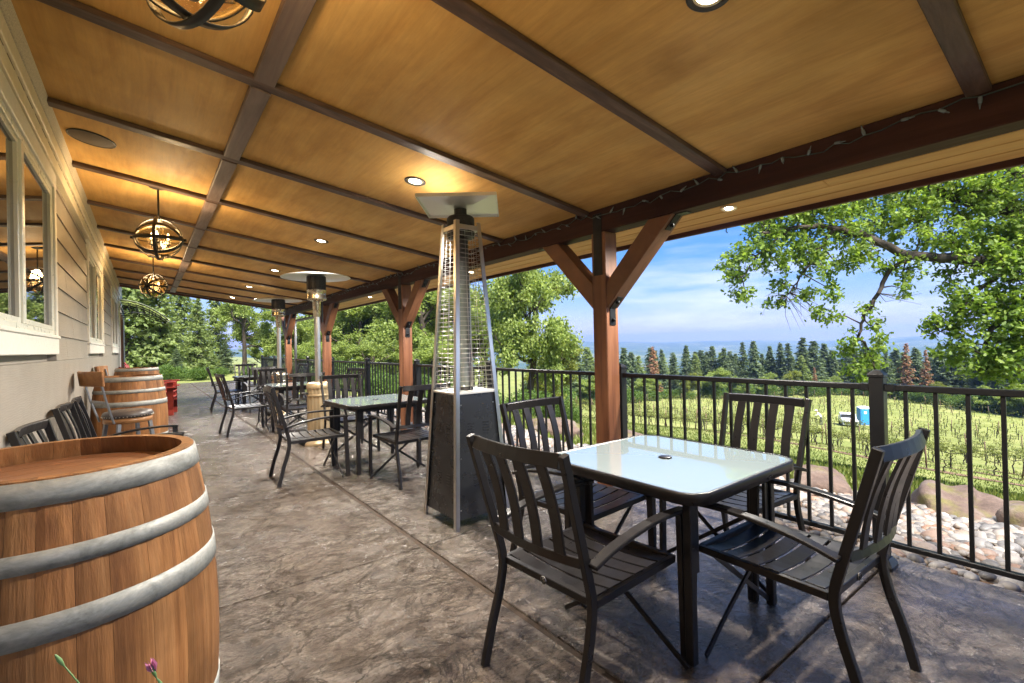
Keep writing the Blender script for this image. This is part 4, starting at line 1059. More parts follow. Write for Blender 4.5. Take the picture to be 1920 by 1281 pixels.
# ------------------------------------------------------------------ toilet cabin and pickup parked in the vineyard, a picker between the rows
def on_ground(px_, py_, dguess=80.0):
    d = pix(px_, py_); k = 5.0
    while k < 400:
        p = Vector((0, 0, CAM_H))+d*k
        if p.z <= float(ground(p.x, p.y)): break
        k += .1
    return p
p = on_ground(1620, 797)
p_d = math.hypot(p.x, p.y); ang = math.atan2(p.x, p.y)
tl_ = empty('portable_toilet', (p.x, p.y, float(ground(p.x, p.y))), -ang+R(20), 'bright blue portable toilet with a white roof standing in the vineyard', 'toilet')
MB().span(-.56, .56, -.58, .58, .10, 2.02).build('cabin', 'toilet_blue', tl_, .05)
MB().span(-.60, .60, -.62, .62, .0, .099).build('skid', 'grey_metal', tl_, .02)
rf = MB(); rf.add([(-.60, -.62, 2.021), (.60, -.62, 2.021), (.60, .62, 2.021), (-.60, .62, 2.021), (-.55, -.5, 2.16), (.55, -.5, 2.16), (.55, .5, 2.16), (-.55, .5, 2.16), (-.3, -.25, 2.27), (.3, -.25, 2.27), (.3, .25, 2.27), (-.3, .25, 2.27)],
   [(3, 2, 1, 0), (0, 1, 5, 4), (1, 2, 6, 5), (2, 3, 7, 6), (3, 0, 4, 7), (4, 5, 9, 8), (5, 6, 10, 9), (6, 7, 11, 10), (7, 4, 8, 11), (8, 9, 10, 11)]); rf.build('roof', 'toilet_white', tl_, .02)
dd = MB().span(-.40, .40, -.605, -.581, .16, 1.92).build('door', 'toilet_blue', tl_, .01)
MB().span(-.18, .10, -.612, -.606, 1.42, 1.72).build('notice', 'toilet_white', dd)
p2 = on_ground(1596, 799)
tk = empty('pickup_truck', (p2.x-.3, p2.y+.2, float(ground(p2.x, p2.y))), -ang+R(8), 'small pale pickup parked in front of the blue portable toilet', 'truck')
bd = MB(); pr = [(-2.0, .42), (-2.0, .95), (-.55, .98), (-.30, 1.0), (.05, 1.46), (.95, 1.48), (1.12, 1.0), (2.0, .98), (2.0, .42)]
vs = [(-.75, y_, z_) for y_, z_ in pr]+[(.75, y_, z_) for y_, z_ in pr]; n_ = len(pr)
bd.add(vs, [tuple(range(n_)), tuple(range(2*n_-1, n_-1, -1))]+[(i, n_+i, n_+(i+1) % n_, (i+1) % n_) for i in range(n_)]); bd.build('body', 'truck_white', tk, .05)
MB().span(-.66, .66, -.35, .0, 1.03, 1.40).box((0, -.18, 1.2), (.01, .01, .01)).build('windscreen', 'dark_glass', tk)
MB().span(-.62, .62, -2.03, -2.001, .55, .80).build('grille', 'dark_glass', tk)
for s in (-1, 1):
    MB().span(s*.60-.09, s*.60+.09, -2.04, -2.002, .82, .93).build('headlight', 'toilet_white', tk)
    MB().span(s*.752-.004, s*.752+.004, .1, .9, 1.04, 1.38).build('side_window', 'dark_glass', tk)
    for yw in (-1.3, 1.3): MB().tube([(s*.56, yw, .33), (s*.77, yw, .33)], .33, 18).build('wheel', 'rubber', tk)

def person(x, y, z, rz, label):
    """small distant figure bending over a vine: one skinned body"""
    me = bpy.data.meshes.new('person')
    J = [((0, 0, .88), .15), ((0, .10, 1.08), .15), ((0, .26, 1.26), .17), ((0, .36, 1.36), .065), ((0, .44, 1.46), .10), ((0, .46, 1.52), .09),
         ((.11, 0, .80), .10), ((.12, .05, .46), .075), ((.13, 0, .07), .05), ((.13, .13, .04), .045), ((-.11, 0, .80), .10), ((-.12, -.04, .46), .075), ((-.13, -.10, .07), .05), ((-.13, .03, .04), .045),
         ((.21, .28, 1.24), .065), ((.26, .42, 1.02), .05), ((.20, .60, .92), .04), ((-.21, .28, 1.24), .065), ((-.25, .46, 1.05), .05), ((-.16, .62, 1.0), .04)]
    E_ = [(0, 1), (1, 2), (2, 3), (3, 4), (4, 5), (0, 6), (6, 7), (7, 8), (8, 9), (0, 10), (10, 11), (11, 12), (12, 13), (2, 14), (14, 15), (15, 16), (2, 17), (17, 18), (18, 19)]
    me.from_pydata([j[0] for j in J], E_, []); me.update()
    o = bpy.data.objects.new('person', me); COL.objects.link(o); o.location = (x, y, z); o.rotation_euler = (0, 0, rz)
    o.modifiers.new('skin', 'SKIN'); o.modifiers.new('sub', 'SUBSURF').render_levels = 2
    for i_, j in enumerate(J): me.skin_vertices[0].data[i_].radius = (j[1]*.8, j[1]*.8)
    me.skin_vertices[0].data[0].use_root = True
    mt, nt, n, l, bs = nodes_of('clothed_figure')
    tcx = n.new('ShaderNodeTexCoord'); sp_ = n.new('ShaderNodeSeparateXYZ'); l.new(tcx.outputs['Object'], sp_.inputs[0])
    r_ = ramp(nt, maths(nt, 'MULTIPLY', sp_.outputs['Z'], .6), [(0, (.05, .05, .08)), (.515, (.05, .05, .08)), (.53, (.72, .70, .68)), (.80, (.72, .70, .68)), (.82, (.42, .24, .17))]); l.new(r_, bs.inputs['Base Color']); bs.inputs['Roughness'].default_value = .8
    me.materials.append(mt)
    hat = MB().lathe([(.17, 0), (.17, .012), (.10, .02), (.095, .09), (.0001, .10)], 16).build('hat', 'shirt_white', o, 0, (0, .46, 1.56))
    tag(o, label, 'person')
p3 = on_ground(1540, 797)
person(p3.x, p3.y, float(ground(p3.x, p3.y)), -ang+R(100), 'person in a white shirt and hat bending over a vine in the vineyard')

# ------------------------------------------------------------------ foliage tools
def unit(a): return a/np.maximum(np.linalg.norm(a, axis=-1, keepdims=True), 1e-9)
KITE = np.array([(0, 0, 0), (-.36, .45, .10), (0, 1, -.04), (.36, .45, .10)], float)
OAKLEAF = np.array([(0, 0, 0), (-.16, .16, .04), (-.13, .30, .04), (-.33, .48, .09), (-.20, .60, .05), (-.24, .82, .06), (0, 1, -.05), (.24, .82, .06), (.20, .60, .05), (.33, .48, .09), (.13, .30, .04), (.16, .16, .04)], float)
NEEDLE = np.array([(0, 0, 0), (-.17, .35, -.03), (0, 1, -.10), (.17, .35, -.03)], float)
def leaves(P, size, r, shape=KITE, upbias=.5, D=None, dev=1.0):
    """leaf shaped faces at P; D is an optional preferred direction of the blade"""
    n = len(P); d = r.normal(0, 1, (n, 3))*dev
    if D is not None: d = d*.6+D
    d = unit(d); nm = r.normal(0, 1, (n, 3)); nm[:, 2] += upbias*2; nm = unit(nm-d*(nm*d).sum(-1, keepdims=True)); sd = np.cross(d, nm)
    s = (size*r.uniform(.65, 1.3, n))[:, None, None]
    V = P[:, None, :]+s*(shape[None, :, 0:1]*sd[:, None]+shape[None, :, 1:2]*d[:, None]+shape[None, :, 2:3]*nm[:, None])
    k = len(shape); F = np.arange(n*k).reshape(n, k)
    return V.reshape(-1, 3), F
def branches(segs, sides=5):
    S = np.array([(*a, *b, c, d) for a, b, c, d in segs], float); p, q, ra, rb = S[:, :3], S[:, 3:6], S[:, 6], S[:, 7]
    t = unit(q-p); ref = np.where(np.abs(t[:, 2:3]) < .9, np.array([[0, 0, 1.]]), np.array([[1., 0, 0]])); u = unit(np.cross(t, ref)); w = np.cross(t, u)
    a = np.arange(sides)*2*np.pi/sides; ring = np.cos(a)[None, :, None]*u[:, None]+np.sin(a)[None, :, None]*w[:, None]
    V = np.concatenate([p[:, None]+ring*ra[:, None, None], (q+t*rb[:, None]*.3)[:, None]+ring*rb[:, None, None]], 1); n = len(S)
    k = np.arange(sides); f = np.stack([k, (k+1) % sides, (k+1) % sides+sides, k+sides], -1)
    return V.reshape(-1, 3), (f[None]+(np.arange(n)*2*sides)[:, None, None]).reshape(-1, 4)
def grow(r, p, d, L, rad, lev, maxlev, segs, tips, cfg):
    n = 4; p = np.array(p, float); d = unit(np.array(d, float)); pts = [p.copy()]; dirs = [d.copy()]
    for i in range(n):
        d = unit(d+r.normal(0, cfg['wander'], 3)*(.5 if lev == 0 else 1)+np.array([0, 0, cfg['up'] if lev else .3]))
        q = p+d*L/n; ra = rad*(1-.55*i/n); rb = rad*(1-.55*(i+1)/n); segs.append((p.copy(), q.copy(), ra, rb)); p = q; pts.append(p.copy()); dirs.append(d.copy())
    if lev >= maxlev:
        for i in range(2, n+1): tips.append(pts[i])
        return
    nc = cfg['n'][lev]
    for c in range(nc):
        t = (cfg['first'] if lev == 0 else .3)+(1-(cfg['first'] if lev == 0 else .3))*(c+r.uniform(0, .8))/nc; t = min(t, .999); i = int(t*n); b = pts[i]*(1-(t*n-i))+pts[i+1]*(t*n-i)
        ax = dirs[i+1]; pr = unit(np.cross(ax, r.normal(0, 1, 3))); sp = cfg['spread'][lev]*r.uniform(.75, 1.2)
        cd = ax*math.cos(sp)+pr*math.sin(sp)
        grow(r, b, cd, L*cfg['len'][lev]*r.uniform(.7, 1.15)*(1.05-.3*t if lev == 0 else 1), rad*.5*(1-.4*t), lev+1, maxlev, segs, tips, cfg)
def broadleaf(seed, height, leaf, per_tip, cfg, lean=(0, 0, 1), blob=.42, mat='oak_leaf_far', dens=1.0):
    r = np.random.default_rng(seed); segs, tips = [], []
    grow(r, (0, 0, -.3), lean, height*.62, height*.028, 0, 3, segs, tips, cfg)
    tips = np.array(tips); k = height*1.0/max(tips[:, 2].max(), .1)
    n = len(tips); q = max(3, int(per_tip*dens)); P = np.repeat(tips, q, 0)+r.normal(0, blob*.5, (n*q, 3))*np.array([1, 1, .75])
    ctr = tips.mean(0); D = unit(P-ctr)
    V, F = leaves(P, leaf, r, KITE, .5, D*.5)
    V1, F1 = branches(segs, 5)
    tm = npmesh('trunk', V1*k, F1, True); tm.materials.append(MATS['bark']); cm_ = npmesh('crown', V*k, F); cm_.materials.append(MATS[mat])
    return tm, cm_
def conifer(seed, height, radius, whorls, nb, per, spray, mat, bare=.08, droop=.25, power=.8, trunkmat='bark_fir', thin=1.0):
    r = np.random.default_rng(seed); P = []; D = []; segs = []
    zs = height*(bare+(1-bare)*np.linspace(0, 1, whorls)**.95)
    for i, z in enumerate(zs):
        u = (z/height-bare)/(1-bare); L = radius*max(.03, (1-u))**power*r.uniform(.75, 1.15)
        for b in range(nb):
            if r.uniform() > thin: continue
            a = r.uniform(0, 6.283); e = np.array([math.cos(a), math.sin(a), 0]); l_ = L*r.uniform(.65, 1.15); z0 = z+r.uniform(-.4, .4)*height/whorls
            tip = e*l_+np.array([0, 0, -droop*l_*r.uniform(.3, 1.3)+.12*l_])
            segs.append((np.array([0, 0, z0]), np.array([0, 0, z0])+tip*.9, .012*height/10+.006*l_, .004))
            m_ = max(2, int(per*l_/radius+.5)+1)
            for t in np.linspace(.18, 1, m_):
                for s in (-1, 1):
                    side = np.array([-e[1], e[0], 0])*s; P.append(np.array([0, 0, z0])+tip*t+r.normal(0, .04*radius, 3)); D.append(e*.75+side*.8+np.array([0, 0, -droop*1.2]))
                P.append(np.array([0, 0, z0])+tip*t); D.append(e+np.array([0, 0, -droop]))
    P.append(np.array([0, 0, height*.97])); D.append(np.array([0, 0, 1.]))
    V, F = leaves(np.array(P), spray, r, NEEDLE*np.array([1.5, 1, 1]), .7, unit(np.array(D))*1.3, .55)
    segs += [(np.array([0, 0, -.4]), np.array([0, 0, height*.5]), .016*height, .010*height), (np.array([0, 0, height*.5]), np.array([0, 0, height]), .010*height, .01)]
    V1, F1 = branches(segs, 5)
    tm = npmesh('trunk', V1, F1, True); tm.materials.append(MATS[trunkmat]); cm_ = npmesh('crown', V, F); cm_.materials.append(MATS[mat])
    return tm, cm_
def plant_tree(name, meshes, hsrc, x, y, height, label, group, wide=1.0, rz=0.0, cat='tree', sink=.0):
    s = height/hsrc; t = empty(name, (x, y, float(ground(x, y))-sink), rz, label, cat, group); t.scale = (s*wide, s*wide, s)
    obj('trunk', meshes[0], None, t); obj('crown', meshes[1], None, t); return t
def at_dist(px_, dist):
    d = pix(px_, 645); h = math.hypot(d.x, d.y); return d.x/h*dist, d.y/h*dist
def top_height(px_, py_, x, y):
    d = pix(px_, py_); h = math.hypot(d.x, d.y); return CAM_H+d.z/h*math.hypot(x, y)-float(ground(x, y))

# ------------------------------------------------------------------ the big oak reaching in over the gravel
def P3(px_, py_, D_): d = pix(px_, py_); k = D_/math.hypot(d.x, d.y); return np.array([d.x*k, d.y*k, CAM_H+d.z*k])
r = np.random.default_rng(11)
limbs = [([(2140, 520, 12.6), (2010, 478, 12.4), (1900, 492, 12.2), (1800, 488, 12.0), (1705, 478, 11.8), (1610, 440, 11.4), (1520, 425, 11.0), (1430, 440, 10.6)], .15, .03),
         ([(2140, 470, 12.6), (1990, 420, 12.8), (1840, 385, 12.8), (1690, 345, 12.6), (1560, 365, 12.3), (1470, 380, 12.0)], .14, .025),
         ([(1712, 478, 11.8), (1668, 512, 11.7), (1640, 560, 11.6), (1618, 592, 11.6), (1612, 632, 11.5), (1634, 662, 11.5), (1640, 705, 11.5)], .048, .012),
         ([(2060, 500, 12.4), (1960, 540, 12.0), (1880, 590, 11.8), (1850, 640, 11.6), (1846, 700, 11.5)], .09, .015),
         ([(1560, 430, 11.2), (1530, 480, 11.1), (1500, 520, 11.0), (1470, 560, 11.0)], .035, .008),
         ([(1900, 492, 12.2), (1840, 540, 11.9), (1790, 590, 11.8), (1770, 620, 11.7)], .05, .012),
         ([(1480, 430, 10.8), (1420, 480, 10.6), (1390, 530, 10.5)], .03, .008)]
segs = []; limb_pts = []
for pts_, ra, rb in limbs:
    W = [Vector(P3(*q)) for q in pts_]; W = smooth_path(W, 5); n_ = len(W)
    W = [np.array(w)+r.normal(0, .022, 3) for w in W]
    for i in range(n_-1):
        a = ra+(rb-ra)*i/(n_-1); b = ra+(rb-ra)*(i+1)/(n_-1); segs.append((W[i], W[i+1], a, b)); limb_pts.append(W[i])
limb_pts = np.array(limb_pts)
clumps = [(1400, 480, 42, 10.6), (1382, 520, 26, 10.5), (1396, 548, 24, 10.5), (1442, 432, 55, 10.8), (1455, 485, 38, 10.9), (1502, 405, 58, 11.2), (1522, 455, 40, 11.1), (1472, 532, 22, 11), (1452, 566, 18, 11), (1562, 385, 58, 11.6),
          (1582, 440, 42, 11.3), (1545, 500, 36, 11.1), (1562, 545, 24, 11.2), (1532, 585, 15, 11.1), (1518, 548, 20, 11), (1632, 350, 58, 12), (1642, 415, 50, 11.8), (1622, 478, 30, 11.5), (1702, 360, 66, 12.3), (1722, 425, 52, 12),
          (1700, 505, 26, 11.8), (1688, 540, 18, 11.7), (1664, 500, 16, 11.7), (1782, 375, 66, 12.5), (1792, 445, 54, 12.2), (1862, 355, 68, 12.7), (1904, 420, 58, 12.5), (1856, 470, 52, 12.2), (1782, 515, 30, 12), (1905, 520, 54, 12),
          (1784, 600, 36, 11.7), (1762, 622, 24, 11.7), (1836, 575, 52, 11.9), (1905, 600, 58, 11.8), (1802, 650, 32, 11.6), (1856, 648, 46, 11.6), (1905, 680, 46, 11.6), (1850, 692, 26, 11.5), (1604, 640, 20, 11.5), (1582, 656, 14, 11.5),
          (1644, 612, 16, 11.6), (1654, 640, 12, 11.5), (1624, 664, 15, 11.5), (1610, 690, 20, 11.5), (1640, 688, 18, 11.5), (1620, 712, 15, 11.5), (1560, 592, 12, 11.2), (1628, 575, 12, 11.6), (1500, 470, 26, 11), (1365, 500, 14, 10.5), (1590, 500, 20, 11.3),
          (1420, 400, 36, 11), (1460, 370, 40, 11.6), (1540, 340, 50, 12), (1960, 480, 80, 12.6), (1980, 600, 80, 12.2), (1990, 360, 90, 13), (1900, 300, 80, 13.2), (1760, 300, 80, 13), (1640, 290, 70, 12.8), (1540, 280, 60, 12.6), (2060, 430, 90, 13), (2060, 650, 70, 12)]
P = []; 
for (cx_, cy_, rp_, D_) in clumps:
    c = P3(cx_, cy_, D_); rad = rp_/1080*D_
    j = np.argmin(np.linalg.norm(limb_pts-c, axis=1)); a = limb_pts[j]; midp = (a+c)/2+r.normal(0, .06, 3)
    segs.append((a, midp, .016, .011)); segs.append((midp, c, .011, .007))
    ns = max(5, int((rp_/7.6)**2*.9)); q = r.normal(0, 1, (ns, 3)); q = unit(q)*(r.uniform(0, 1, (ns, 1))**.42)*rad*np.array([1.05, 1.05, .92]); sub = c+q
    for sidx in range(ns):
        if r.uniform() < .7: mm = (c+sub[sidx])/2+r.normal(0, .03, 3); segs.append((c, mm, .006, .005)); segs.append((mm, sub[sidx], .005, .0025))
        nl_ = r.integers(16, 32); P.append(sub[sidx]+r.normal(0, .062, (nl_, 3))*np.array([1, 1, .8]))
for q in [(1445, 560), (1500, 590), (1520, 570), (1505, 545), (1700, 540), (1660, 450), (1485, 560)]:    # bare hanging twigs
    c = P3(*q, 11); a = limb_pts[np.argmin(np.linalg.norm(limb_pts-c, axis=1))]
    for k in range(5): e = c+r.normal(0, .13, 3)+np.array([0, 0, -.15]); mm = (a+e)/2+r.normal(0, .06, 3); segs += [(a, mm, .006, .004), (mm, e, .004, .0015)]
P = np.vstack(P)
V, F = leaves(P, .084, r, OAKLEAF, .6, np.array([[0, 0, -.2]]))
trunk_pts = smooth_path([(12.6, -.7, float(ground(12.6, -.7))-.2), (12.5, -.65, .2), (12.6, -.5, 1.6), tuple(P3(2140, 520, 12.6))], 4)
for i in range(len(trunk_pts)-1): segs.append((np.array(trunk_pts[i]), np.array(trunk_pts[i+1]), .34-.02*i*.7, .34-.02*(i+1)*.7))
segs.append((np.array(trunk_pts[-1]), P3(2140, 470, 12.6), .16, .14))
for q in [(1960, 300, 13.2), (1800, 260, 13.2), (2100, 300, 13.2)]: segs.append((P3(2140, 470, 12.6), P3(*q), .12, .03))
V1, F1 = branches(segs, 7)
ok = empty('oak_tree', (12.6, -.7, float(ground(12.6, -.7))), 0, 'large oak spreading its drooping leafy limbs above the stony fence edge', 'tree')
off = np.array(ok.location)
obj('trunk', npmesh('trunk', V1-off, F1, True), 'bark', ok); obj('crown', npmesh('crown', V-off, F), 'oak_leaf', ok)

# ------------------------------------------------------------------ oaks and firs beyond the fence and the end of the patio
CFG = dict(wander=.22, up=.06, first=.38, n=[8, 6, 5], len=[.62, .52, .5], spread=[1.05, .8, .8])
CFG2 = dict(wander=.26, up=.10, first=.3, n=[10, 6, 5], len=[.50, .5, .5], spread=[.95, .8, .85])
OV = [broadleaf(21, 10, .19, 26, CFG), broadleaf(22, 10, .19, 26, CFG2), broadleaf(23, 10, .19, 22, CFG)]
OY = broadleaf(24, 10, .17, 20, CFG2, mat='yellow_leaf')
OL = broadleaf(25, 10, .24, 15, CFG2, mat='oak_leaf_far')
def oaks(lst, label, group, vs=OV):
    for k, (px_, D_, ty, wd) in enumerate(lst):
        x, y = at_dist(px_, D_); plant_tree('oak_tree', vs[k % len(vs)], 10.0, x, y, top_height(px_, ty, x, y), label, group, wd, k*1.9)
oaks([(556, 34, 586, 1.1), (612, 38, 572, 1.1), (664, 34, 560, 1.15), (722, 36, 528, 1.1), (792, 33, 520, 1.1), (856, 38, 530, 1.15), (640, 46, 565, 1.1), (760, 48, 540, 1.1), (900, 47, 560, 1.0), (690, 27, 640, 1.5), (830, 27, 640, 1.5), (590, 27, 640, 1.5)], 'leafy green oak in the grove beyond the fence', 'oaks beyond the fence')
x, y = at_dist(985, 30); plant_tree('oak_tree', OV[1], 10.0, x, y, top_height(985, 482, x, y), 'tall upright oak at the open edge of the grove, sky to one side', None, .72, 2.2)
x, y = at_dist(1035, 38); plant_tree('oak_tree', OY, 10.0, x, y, top_height(1035, 640, x, y), 'small yellow-green tree leaning out from the foot of the tall upright oak', None, 1.1, .5)
x, y = at_dist(455, 35); plant_tree('oak_tree', OV[0], 10.0, x, y, top_height(455, 548, x, y), 'open-branched oak past the end of the patio with sky showing through', None, 1.0, 4.0)
x, y = at_dist(500, 44); plant_tree('oak_tree', OV[2], 10.0, x, y, top_height(505, 640, x, y), 'low oak behind the last timber post', None, 1.3, 1.0)
FL = [conifer(31, 10, 3.0, 46, 9, 15, .30, 'fir_needle_light', .03, .28, .75), conifer(32, 10, 2.6, 46, 9, 14, .28, 'fir_needle_light', .03, .22, .7)]
FD = conifer(33, 10, 2.7, 44, 9, 14, .28, 'fir_needle', .03, .25, .75)
for k, (px_, D_, ty, wd) in enumerate([(238, 30, 350, .8), (262, 38, 400, .8), (300, 30, 500, .85), (340, 37, 470, .75), (372, 31, 560, .9), (405, 38, 520, .75)]):
    x, y = at_dist(px_, D_); plant_tree('fir_tree', FL[k % 2], 10.0, x, y, top_height(px_, ty, x, y), 'light green fir past the end of the patio', 'light firs past the patio end', wd, k*1.3)
for k, (px_, D_, ty, wd) in enumerate([(422, 33, 640, 1.2), (330, 28, 655, 1.2)]):
    x, y = at_dist(px_, D_); plant_tree('fir_tree', FD, 10.0, x, y, top_height(px_, ty, x, y), 'low dark bluish fir past the end of the patio', 'dark firs past the patio end', wd, k*2.3)
BV = []
for sd_ in (41, 42):
    r = np.random.default_rng(sd_); n_ = 4200; q = unit(r.normal(0, 1, (n_, 3)))*(r.uniform(0, 1, (n_, 1))**.4)*np.array([1, 1, .75]); q = q*(1+.25*np.sin(q[:, :1]*5+q[:, 1:2]*4)); q[:, 2] += .62; q = q[q[:, 2] > -.02]
    V, F = leaves(q, .11, r, KITE, .6, unit(q-np.array([0, 0, .4]))*.6)
    V1, F1 = branches([(np.array([0, 0, -.2]), np.array([r.normal(0, .4), r.normal(0, .4), .8]), .03, .008) for _ in range(9)], 4)
    a = npmesh('stem', V1, F1, True); a.materials.append(MATS['bark']); b = npmesh('foliage', V, F); b.materials.append(MATS['bush_leaf']); BV.append((a, b))
def bush(x, y, s, k, label, group):
    t = empty('shrub', (x, y, float(ground(x, y))), k*2.1, label, 'shrub', group); t.scale = (s*1.2, s*1.2, s)
    obj('stem', BV[k % 2][0], None, t); obj('foliage', BV[k % 2][1], None, t)
rs = random.Random(9); k = 0
for px_ in (262, 318, 372, 412, 470, 512):
    x, y = at_dist(px_, rs.uniform(26, 30)); bush(x, y, rs.uniform(.3, .55), k, 'rounded green shrub at the edge of the paving past the patio end', 'shrubs past the patio end'); k += 1
for px_ in range(545, 1075, 26):
    x, y = at_dist(px_, rs.uniform(19, 25)); bush(x, y, rs.uniform(.4, .9), k, 'rounded green shrub under the oaks beyond the fence', 'shrubs beyond the fence'); k += 1

# ------------------------------------------------------------------ the tree line below the vineyard
def base_y(px_): return float(np.interp(px_, [960, 1000, 1160, 1300, 1450, 1600, 1750, 1900, 2000], [764, 760, 753, 744, 738, 736, 752, 776, 786]))
CF = [conifer(51+i, 10, [1.9, 2.2, 1.7, 2.0][i], 34, 8, 8, .40, 'fir_needle', [.10, .05, .16, .22][i], .3, [.85, .8, .9, .7][i]) for i in range(4)]
CG = [conifer(61+i, 10, 2.2, 32, 8, 8, .40, 'fir_needle_light', .10, .3, .8) for i in range(2)]
CD = [conifer(71+i, 10, 1.7, 30, 7, 7, .36, 'dead_needle', .18, .3, .8, thin=.8) for i in range(2)]
def forest(px_, ty, depth, var, hs, label, group, wd, name='fir_tree'):
    b = on_ground(px_, base_y(px_)); d0 = math.hypot(b.x, b.y)+depth; x, y = at_dist(px_, d0)
    plant_tree(name, var, 10.0, x, y, max(2.5, top_height(px_, ty, x, y)), label, group, wd, px_*.37)
tops = [(1006, 640), (1027, 624), (1044, 650), (1060, 614), (1078, 640), (1100, 676), (1128, 660), (1150, 672), (1169, 653), (1192, 690), (1240, 657), (1262, 664), (1286, 648), (1303, 660), (1322, 668), (1335, 650), (1357, 654), (1374, 668), (1392, 642), (1412, 640), (1428, 664), (1443, 650), (1463, 645), (1477, 644),
        (1505, 633), (1525, 640), (1545, 645), (1562, 660), (1585, 652), (1602, 660), (1619, 640), (1640, 652), (1660, 658), (1680, 655), (1716, 654), (1763, 648), (1783, 644), (1806, 656), (1830, 650), (1855, 648), (1880, 652), (1905, 645), (1935, 650), (1975, 650)]
rs = random.Random(3)
for k, (px_, ty) in enumerate(tops):
    forest(px_, ty, rs.uniform(2, 14), CF[(k*7+k//3) % 4], 10, 'dark green fir in the tree line below the vineyard', 'firs in the tree line', rs.uniform(.95, 1.35))
for k in range(60):
    px_ = 1000+k*16.5+rs.uniform(-8, 8); forest(px_, rs.uniform(652, 680), rs.uniform(6, 30), CF[k % 4] if k % 3 else CG[k % 2], 10, 'shorter fir standing back inside the tree line', 'firs inside the tree line', rs.uniform(1.2, 1.7))
for px_, ty, w_ in ((1224, 652, 1.0), (1699, 645, .9), (1735, 657, .8), (1526, 690, .8)):
    forest(px_, ty, -1.0, CD[int(px_) % 2], 10, 'dead rust-red fir among the green tree line', 'dead red firs', w_)
for k, (px_, ty) in enumerate([(1012, 700), (1100, 702), (1200, 704), (1218, 712), (1290, 700), (1335, 690), (1382, 706), (1442, 700), (1478, 696), (1560, 706), (1640, 712), (1665, 716), (1760, 716), (1830, 724), (1880, 720), (1930, 716)]):
    forest(px_, ty, -2.5, OL if k % 4 else OY, 10, 'bright leafy tree in front of the firs in the tree line', 'leafy trees in the tree line', rs.uniform(1.1, 1.5), 'leafy_tree')
for k in range(40):
    px_ = 995+k*25+rs.uniform(-8, 8); b = on_ground(px_, base_y(px_)+rs.uniform(0, 5)); bush(b.x, b.y, rs.uniform(.9, 1.9), k, 'dark shrub along the foot of the tree line', 'shrubs below the tree line')

# ------------------------------------------------------------------ vineyard rows
def vine_mesh(seed):
    r = np.random.default_rng(seed); segs = []; h = .62
    p = np.array([0, 0, -.05]); 
    for i in range(5): q = np.array([r.normal(0, .022), r.normal(0, .03), h*(i+1)/5]); segs.append((p, q, .034-.003*i, .031-.003*i)); p = q
    tips = []
    for s in (-1, 1):
        a = p
        for i in range(3): b = a+np.array([r.normal(0, .02), s*.15, .05 if i == 0 else r.normal(.01, .01)]); segs.append((a, b, .018-.004*i, .015-.004*i)); a = b; tips.append(a)
    for t in list(tips)+[p]:
        for _ in range(2): e = t+np.array([r.normal(0, .05), r.normal(0, .05), r.uniform(.10, .26)]); segs.append((t, e, .006, .003)); tips.append(e)
    V1, F1 = branches(segs, 5); P = np.repeat(np.array(tips), 5, 0)+r.normal(0, .05, (len(tips)*5, 3)); V, F = leaves(P, .085, r, KITE, .4)
    a = npmesh('trunk', V1, F1, True); a.materials.append(MATS['vine_bark']); b = npmesh('foliage', V, F); b.materials.append(MATS['vine_leaf']); return a, b
VM = [vine_mesh(80+i) for i in range(6)]
first = on_ground(1690, 872); rowx = first.x
spots, posts = [], []
r = np.random.default_rng(90)
for k in range(60):
    X_ = rowx+k*2.25
    if X_ > 128: break
    ys = np.arange(-30, 130, 1.45)+r.uniform(0, 1)
    for j, Y_ in enumerate(ys):
        xx = X_+r.normal(0, .05)+.9*math.sin(Y_*.05); z_ = float(ground(xx, Y_)); q = project((xx, Y_, z_))
        if q is None or not (900 < q[0] < 2010) or q[1] < base_y(min(max(q[0], 960), 2000))+3 or q[1] > 930: continue
        if math.hypot(xx-tl_.location.x, Y_-tl_.location.y) < 2.6 or math.hypot(xx-tk.location.x, Y_-tk.location.y) < 2.8: continue
        d_ = math.hypot(xx, Y_)
        if (j+k*2) % 8 == 0: posts.append((d_, xx, Y_+.6, z_))
        if r.uniform() < .05: continue
        spots.append((d_, xx, Y_, z_))
spots.sort(); posts.sort()
for k, (d_, x, y, z_) in enumerate(spots[:300]):
    t = empty('grape_vine', (x, y, z_), 0 if k % 2 else math.pi, 'young grape vine with a dark trunk and pale leaves in the nearer vineyard rows', 'vine', 'grape vines in the nearer rows')
    s_ = .85+.3*((k*37) % 10)/10; t.scale = (s_, s_, s_)
    obj('trunk', VM[k % 6][0], None, t); obj('foliage', VM[k % 6][1], None, t)
pmv = MB().tube([(0, 0, -.2), (.02, .02, 1.32)], .034, 7).mesh('vineyard_post'); pmv.materials.append(MATS['wood_post'])
for k, (d_, x, y, z_) in enumerate(posts[:260]):
    o = obj('vineyard_post', pmv, None, None, (x, y, z_), (r.normal(0, .07), r.normal(0, .07), 0)); tag(o, 'brown wooden trellis post among the vines', 'post', 'trellis posts in the vineyard')
S_ = np.array(spots[300:])
if len(S_):
    n_ = len(S_); B = S_[:, 1:4]; segs = [(b+np.array([0, 0, -.05]), b+np.array([r.normal(0, .03), r.normal(0, .04), .62]), .04, .03) for b in B]
    V1, F1 = branches(segs, 3)
    o = obj('vine_trunks', npmesh('vine_trunks', V1, F1), 'vine_bark'); tag(o, 'dark trunks of the far vineyard rows', 'vines', None, 'stuff')
    q_ = 14; P = np.repeat(B, q_, 0)+np.stack([r.normal(0, .10, n_*q_), r.normal(0, .34, n_*q_), r.uniform(.55, .98, n_*q_)], -1); V, F = leaves(P, .16, r, KITE, .4)
    o = obj('vine_leaves', npmesh('vine_leaves', V, F), 'vine_leaf'); tag(o, 'pale green leaves of the far vineyard rows', 'vines', None, 'stuff')
P_ = posts[260:]
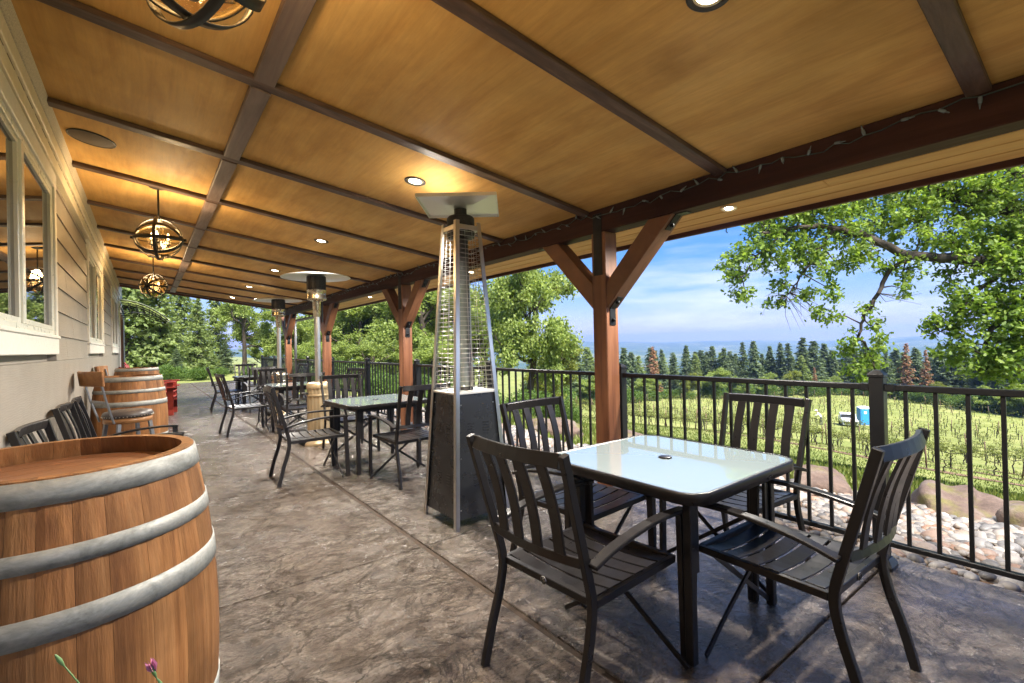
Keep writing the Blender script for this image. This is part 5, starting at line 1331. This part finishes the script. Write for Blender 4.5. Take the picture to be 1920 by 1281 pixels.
if P_:
    V1, F1 = branches([(np.array([x, y, z_-.1]), np.array([x+r.normal(0, .08), y+r.normal(0, .08), z_+1.3]), .036, .034) for _, x, y, z_ in P_], 5)
    o = obj('far_posts', npmesh('far_posts', V1, F1), 'wood_post'); tag(o, 'brown trellis posts of the far vineyard rows', 'posts', None, 'stuff')
# bare soil along the first rows
for k in range(3):
    ys = np.linspace(-25, 90, 240); X_ = rowx+k*2.25+.9*np.sin(ys*.05); w_ = .22+.12*np.sin(ys*1.7+k)+.06*np.sin(ys*5.1)
    w_ = np.maximum(.05, w_*(1 if k == 0 else .6)); A = np.stack([X_-w_-.25*(k == 0), ys], -1); B = np.stack([X_+w_, ys], -1)
    V = np.stack([np.c_[A, ground(A[:, 0], A[:, 1])+.03], np.c_[B, ground(B[:, 0], B[:, 1])+.03]], 1).reshape(-1, 3); i = np.arange(239)*2
    o = obj('soil_strip', npmesh('soil_strip', V, np.stack([i, i+1, i+3, i+2], -1), True), 'soil'); tag(o, kind='structure')

# grass on the bank and between the vine rows
n_ = 70000; X = r.uniform(0, 1, n_)**1.5*30+5.3; Y = r.uniform(-9, 20, n_)*(.5+X/25)+1
kp = (X > far_edge(Y)+.1); X, Y = X[kp], Y[kp]; P = np.stack([X, Y, ground(X, Y)-.01], -1)
V, F = leaves(P, .11, r, NEEDLE*np.array([.9, 1, 1]), .0, np.array([[0, 0, 2.4]]), .8)
o = obj('grass', npmesh('grass', V, F), 'grass_blade'); tag(o, 'short green grass on the bank beyond the boulders', 'grass', None, 'stuff')

# ------------------------------------------------------------------ the air over the valley
zmin = float(GZ.min()); zmax = max(float(GZ.max()), 16.0)
hz = MB().span(-160, 7700, -7700, 7700, zmin-1.0, zmax+3.0); hz = hz.mesh('haze')
mt = bpy.data.materials.new('haze_air'); mt.use_nodes = True; nt = mt.node_tree; nt.nodes.clear()
vo = nt.nodes.new('ShaderNodeVolumePrincipled'); vo.inputs['Color'].default_value = (.34, .50, .92, 1); vo.inputs['Density'].default_value = HAZE_DENSITY; vo.inputs['Anisotropy'].default_value = .2
mo = nt.nodes.new('ShaderNodeOutputMaterial'); nt.links.new(vo.outputs[0], mo.inputs['Volume'])
if HAZE_DENSITY > 0:
    hz.materials.append(mt); o = bpy.data.objects.new('haze', hz); COL.objects.link(o); tag(o, 'thin bluish haze over the valley', None, None, 'stuff')
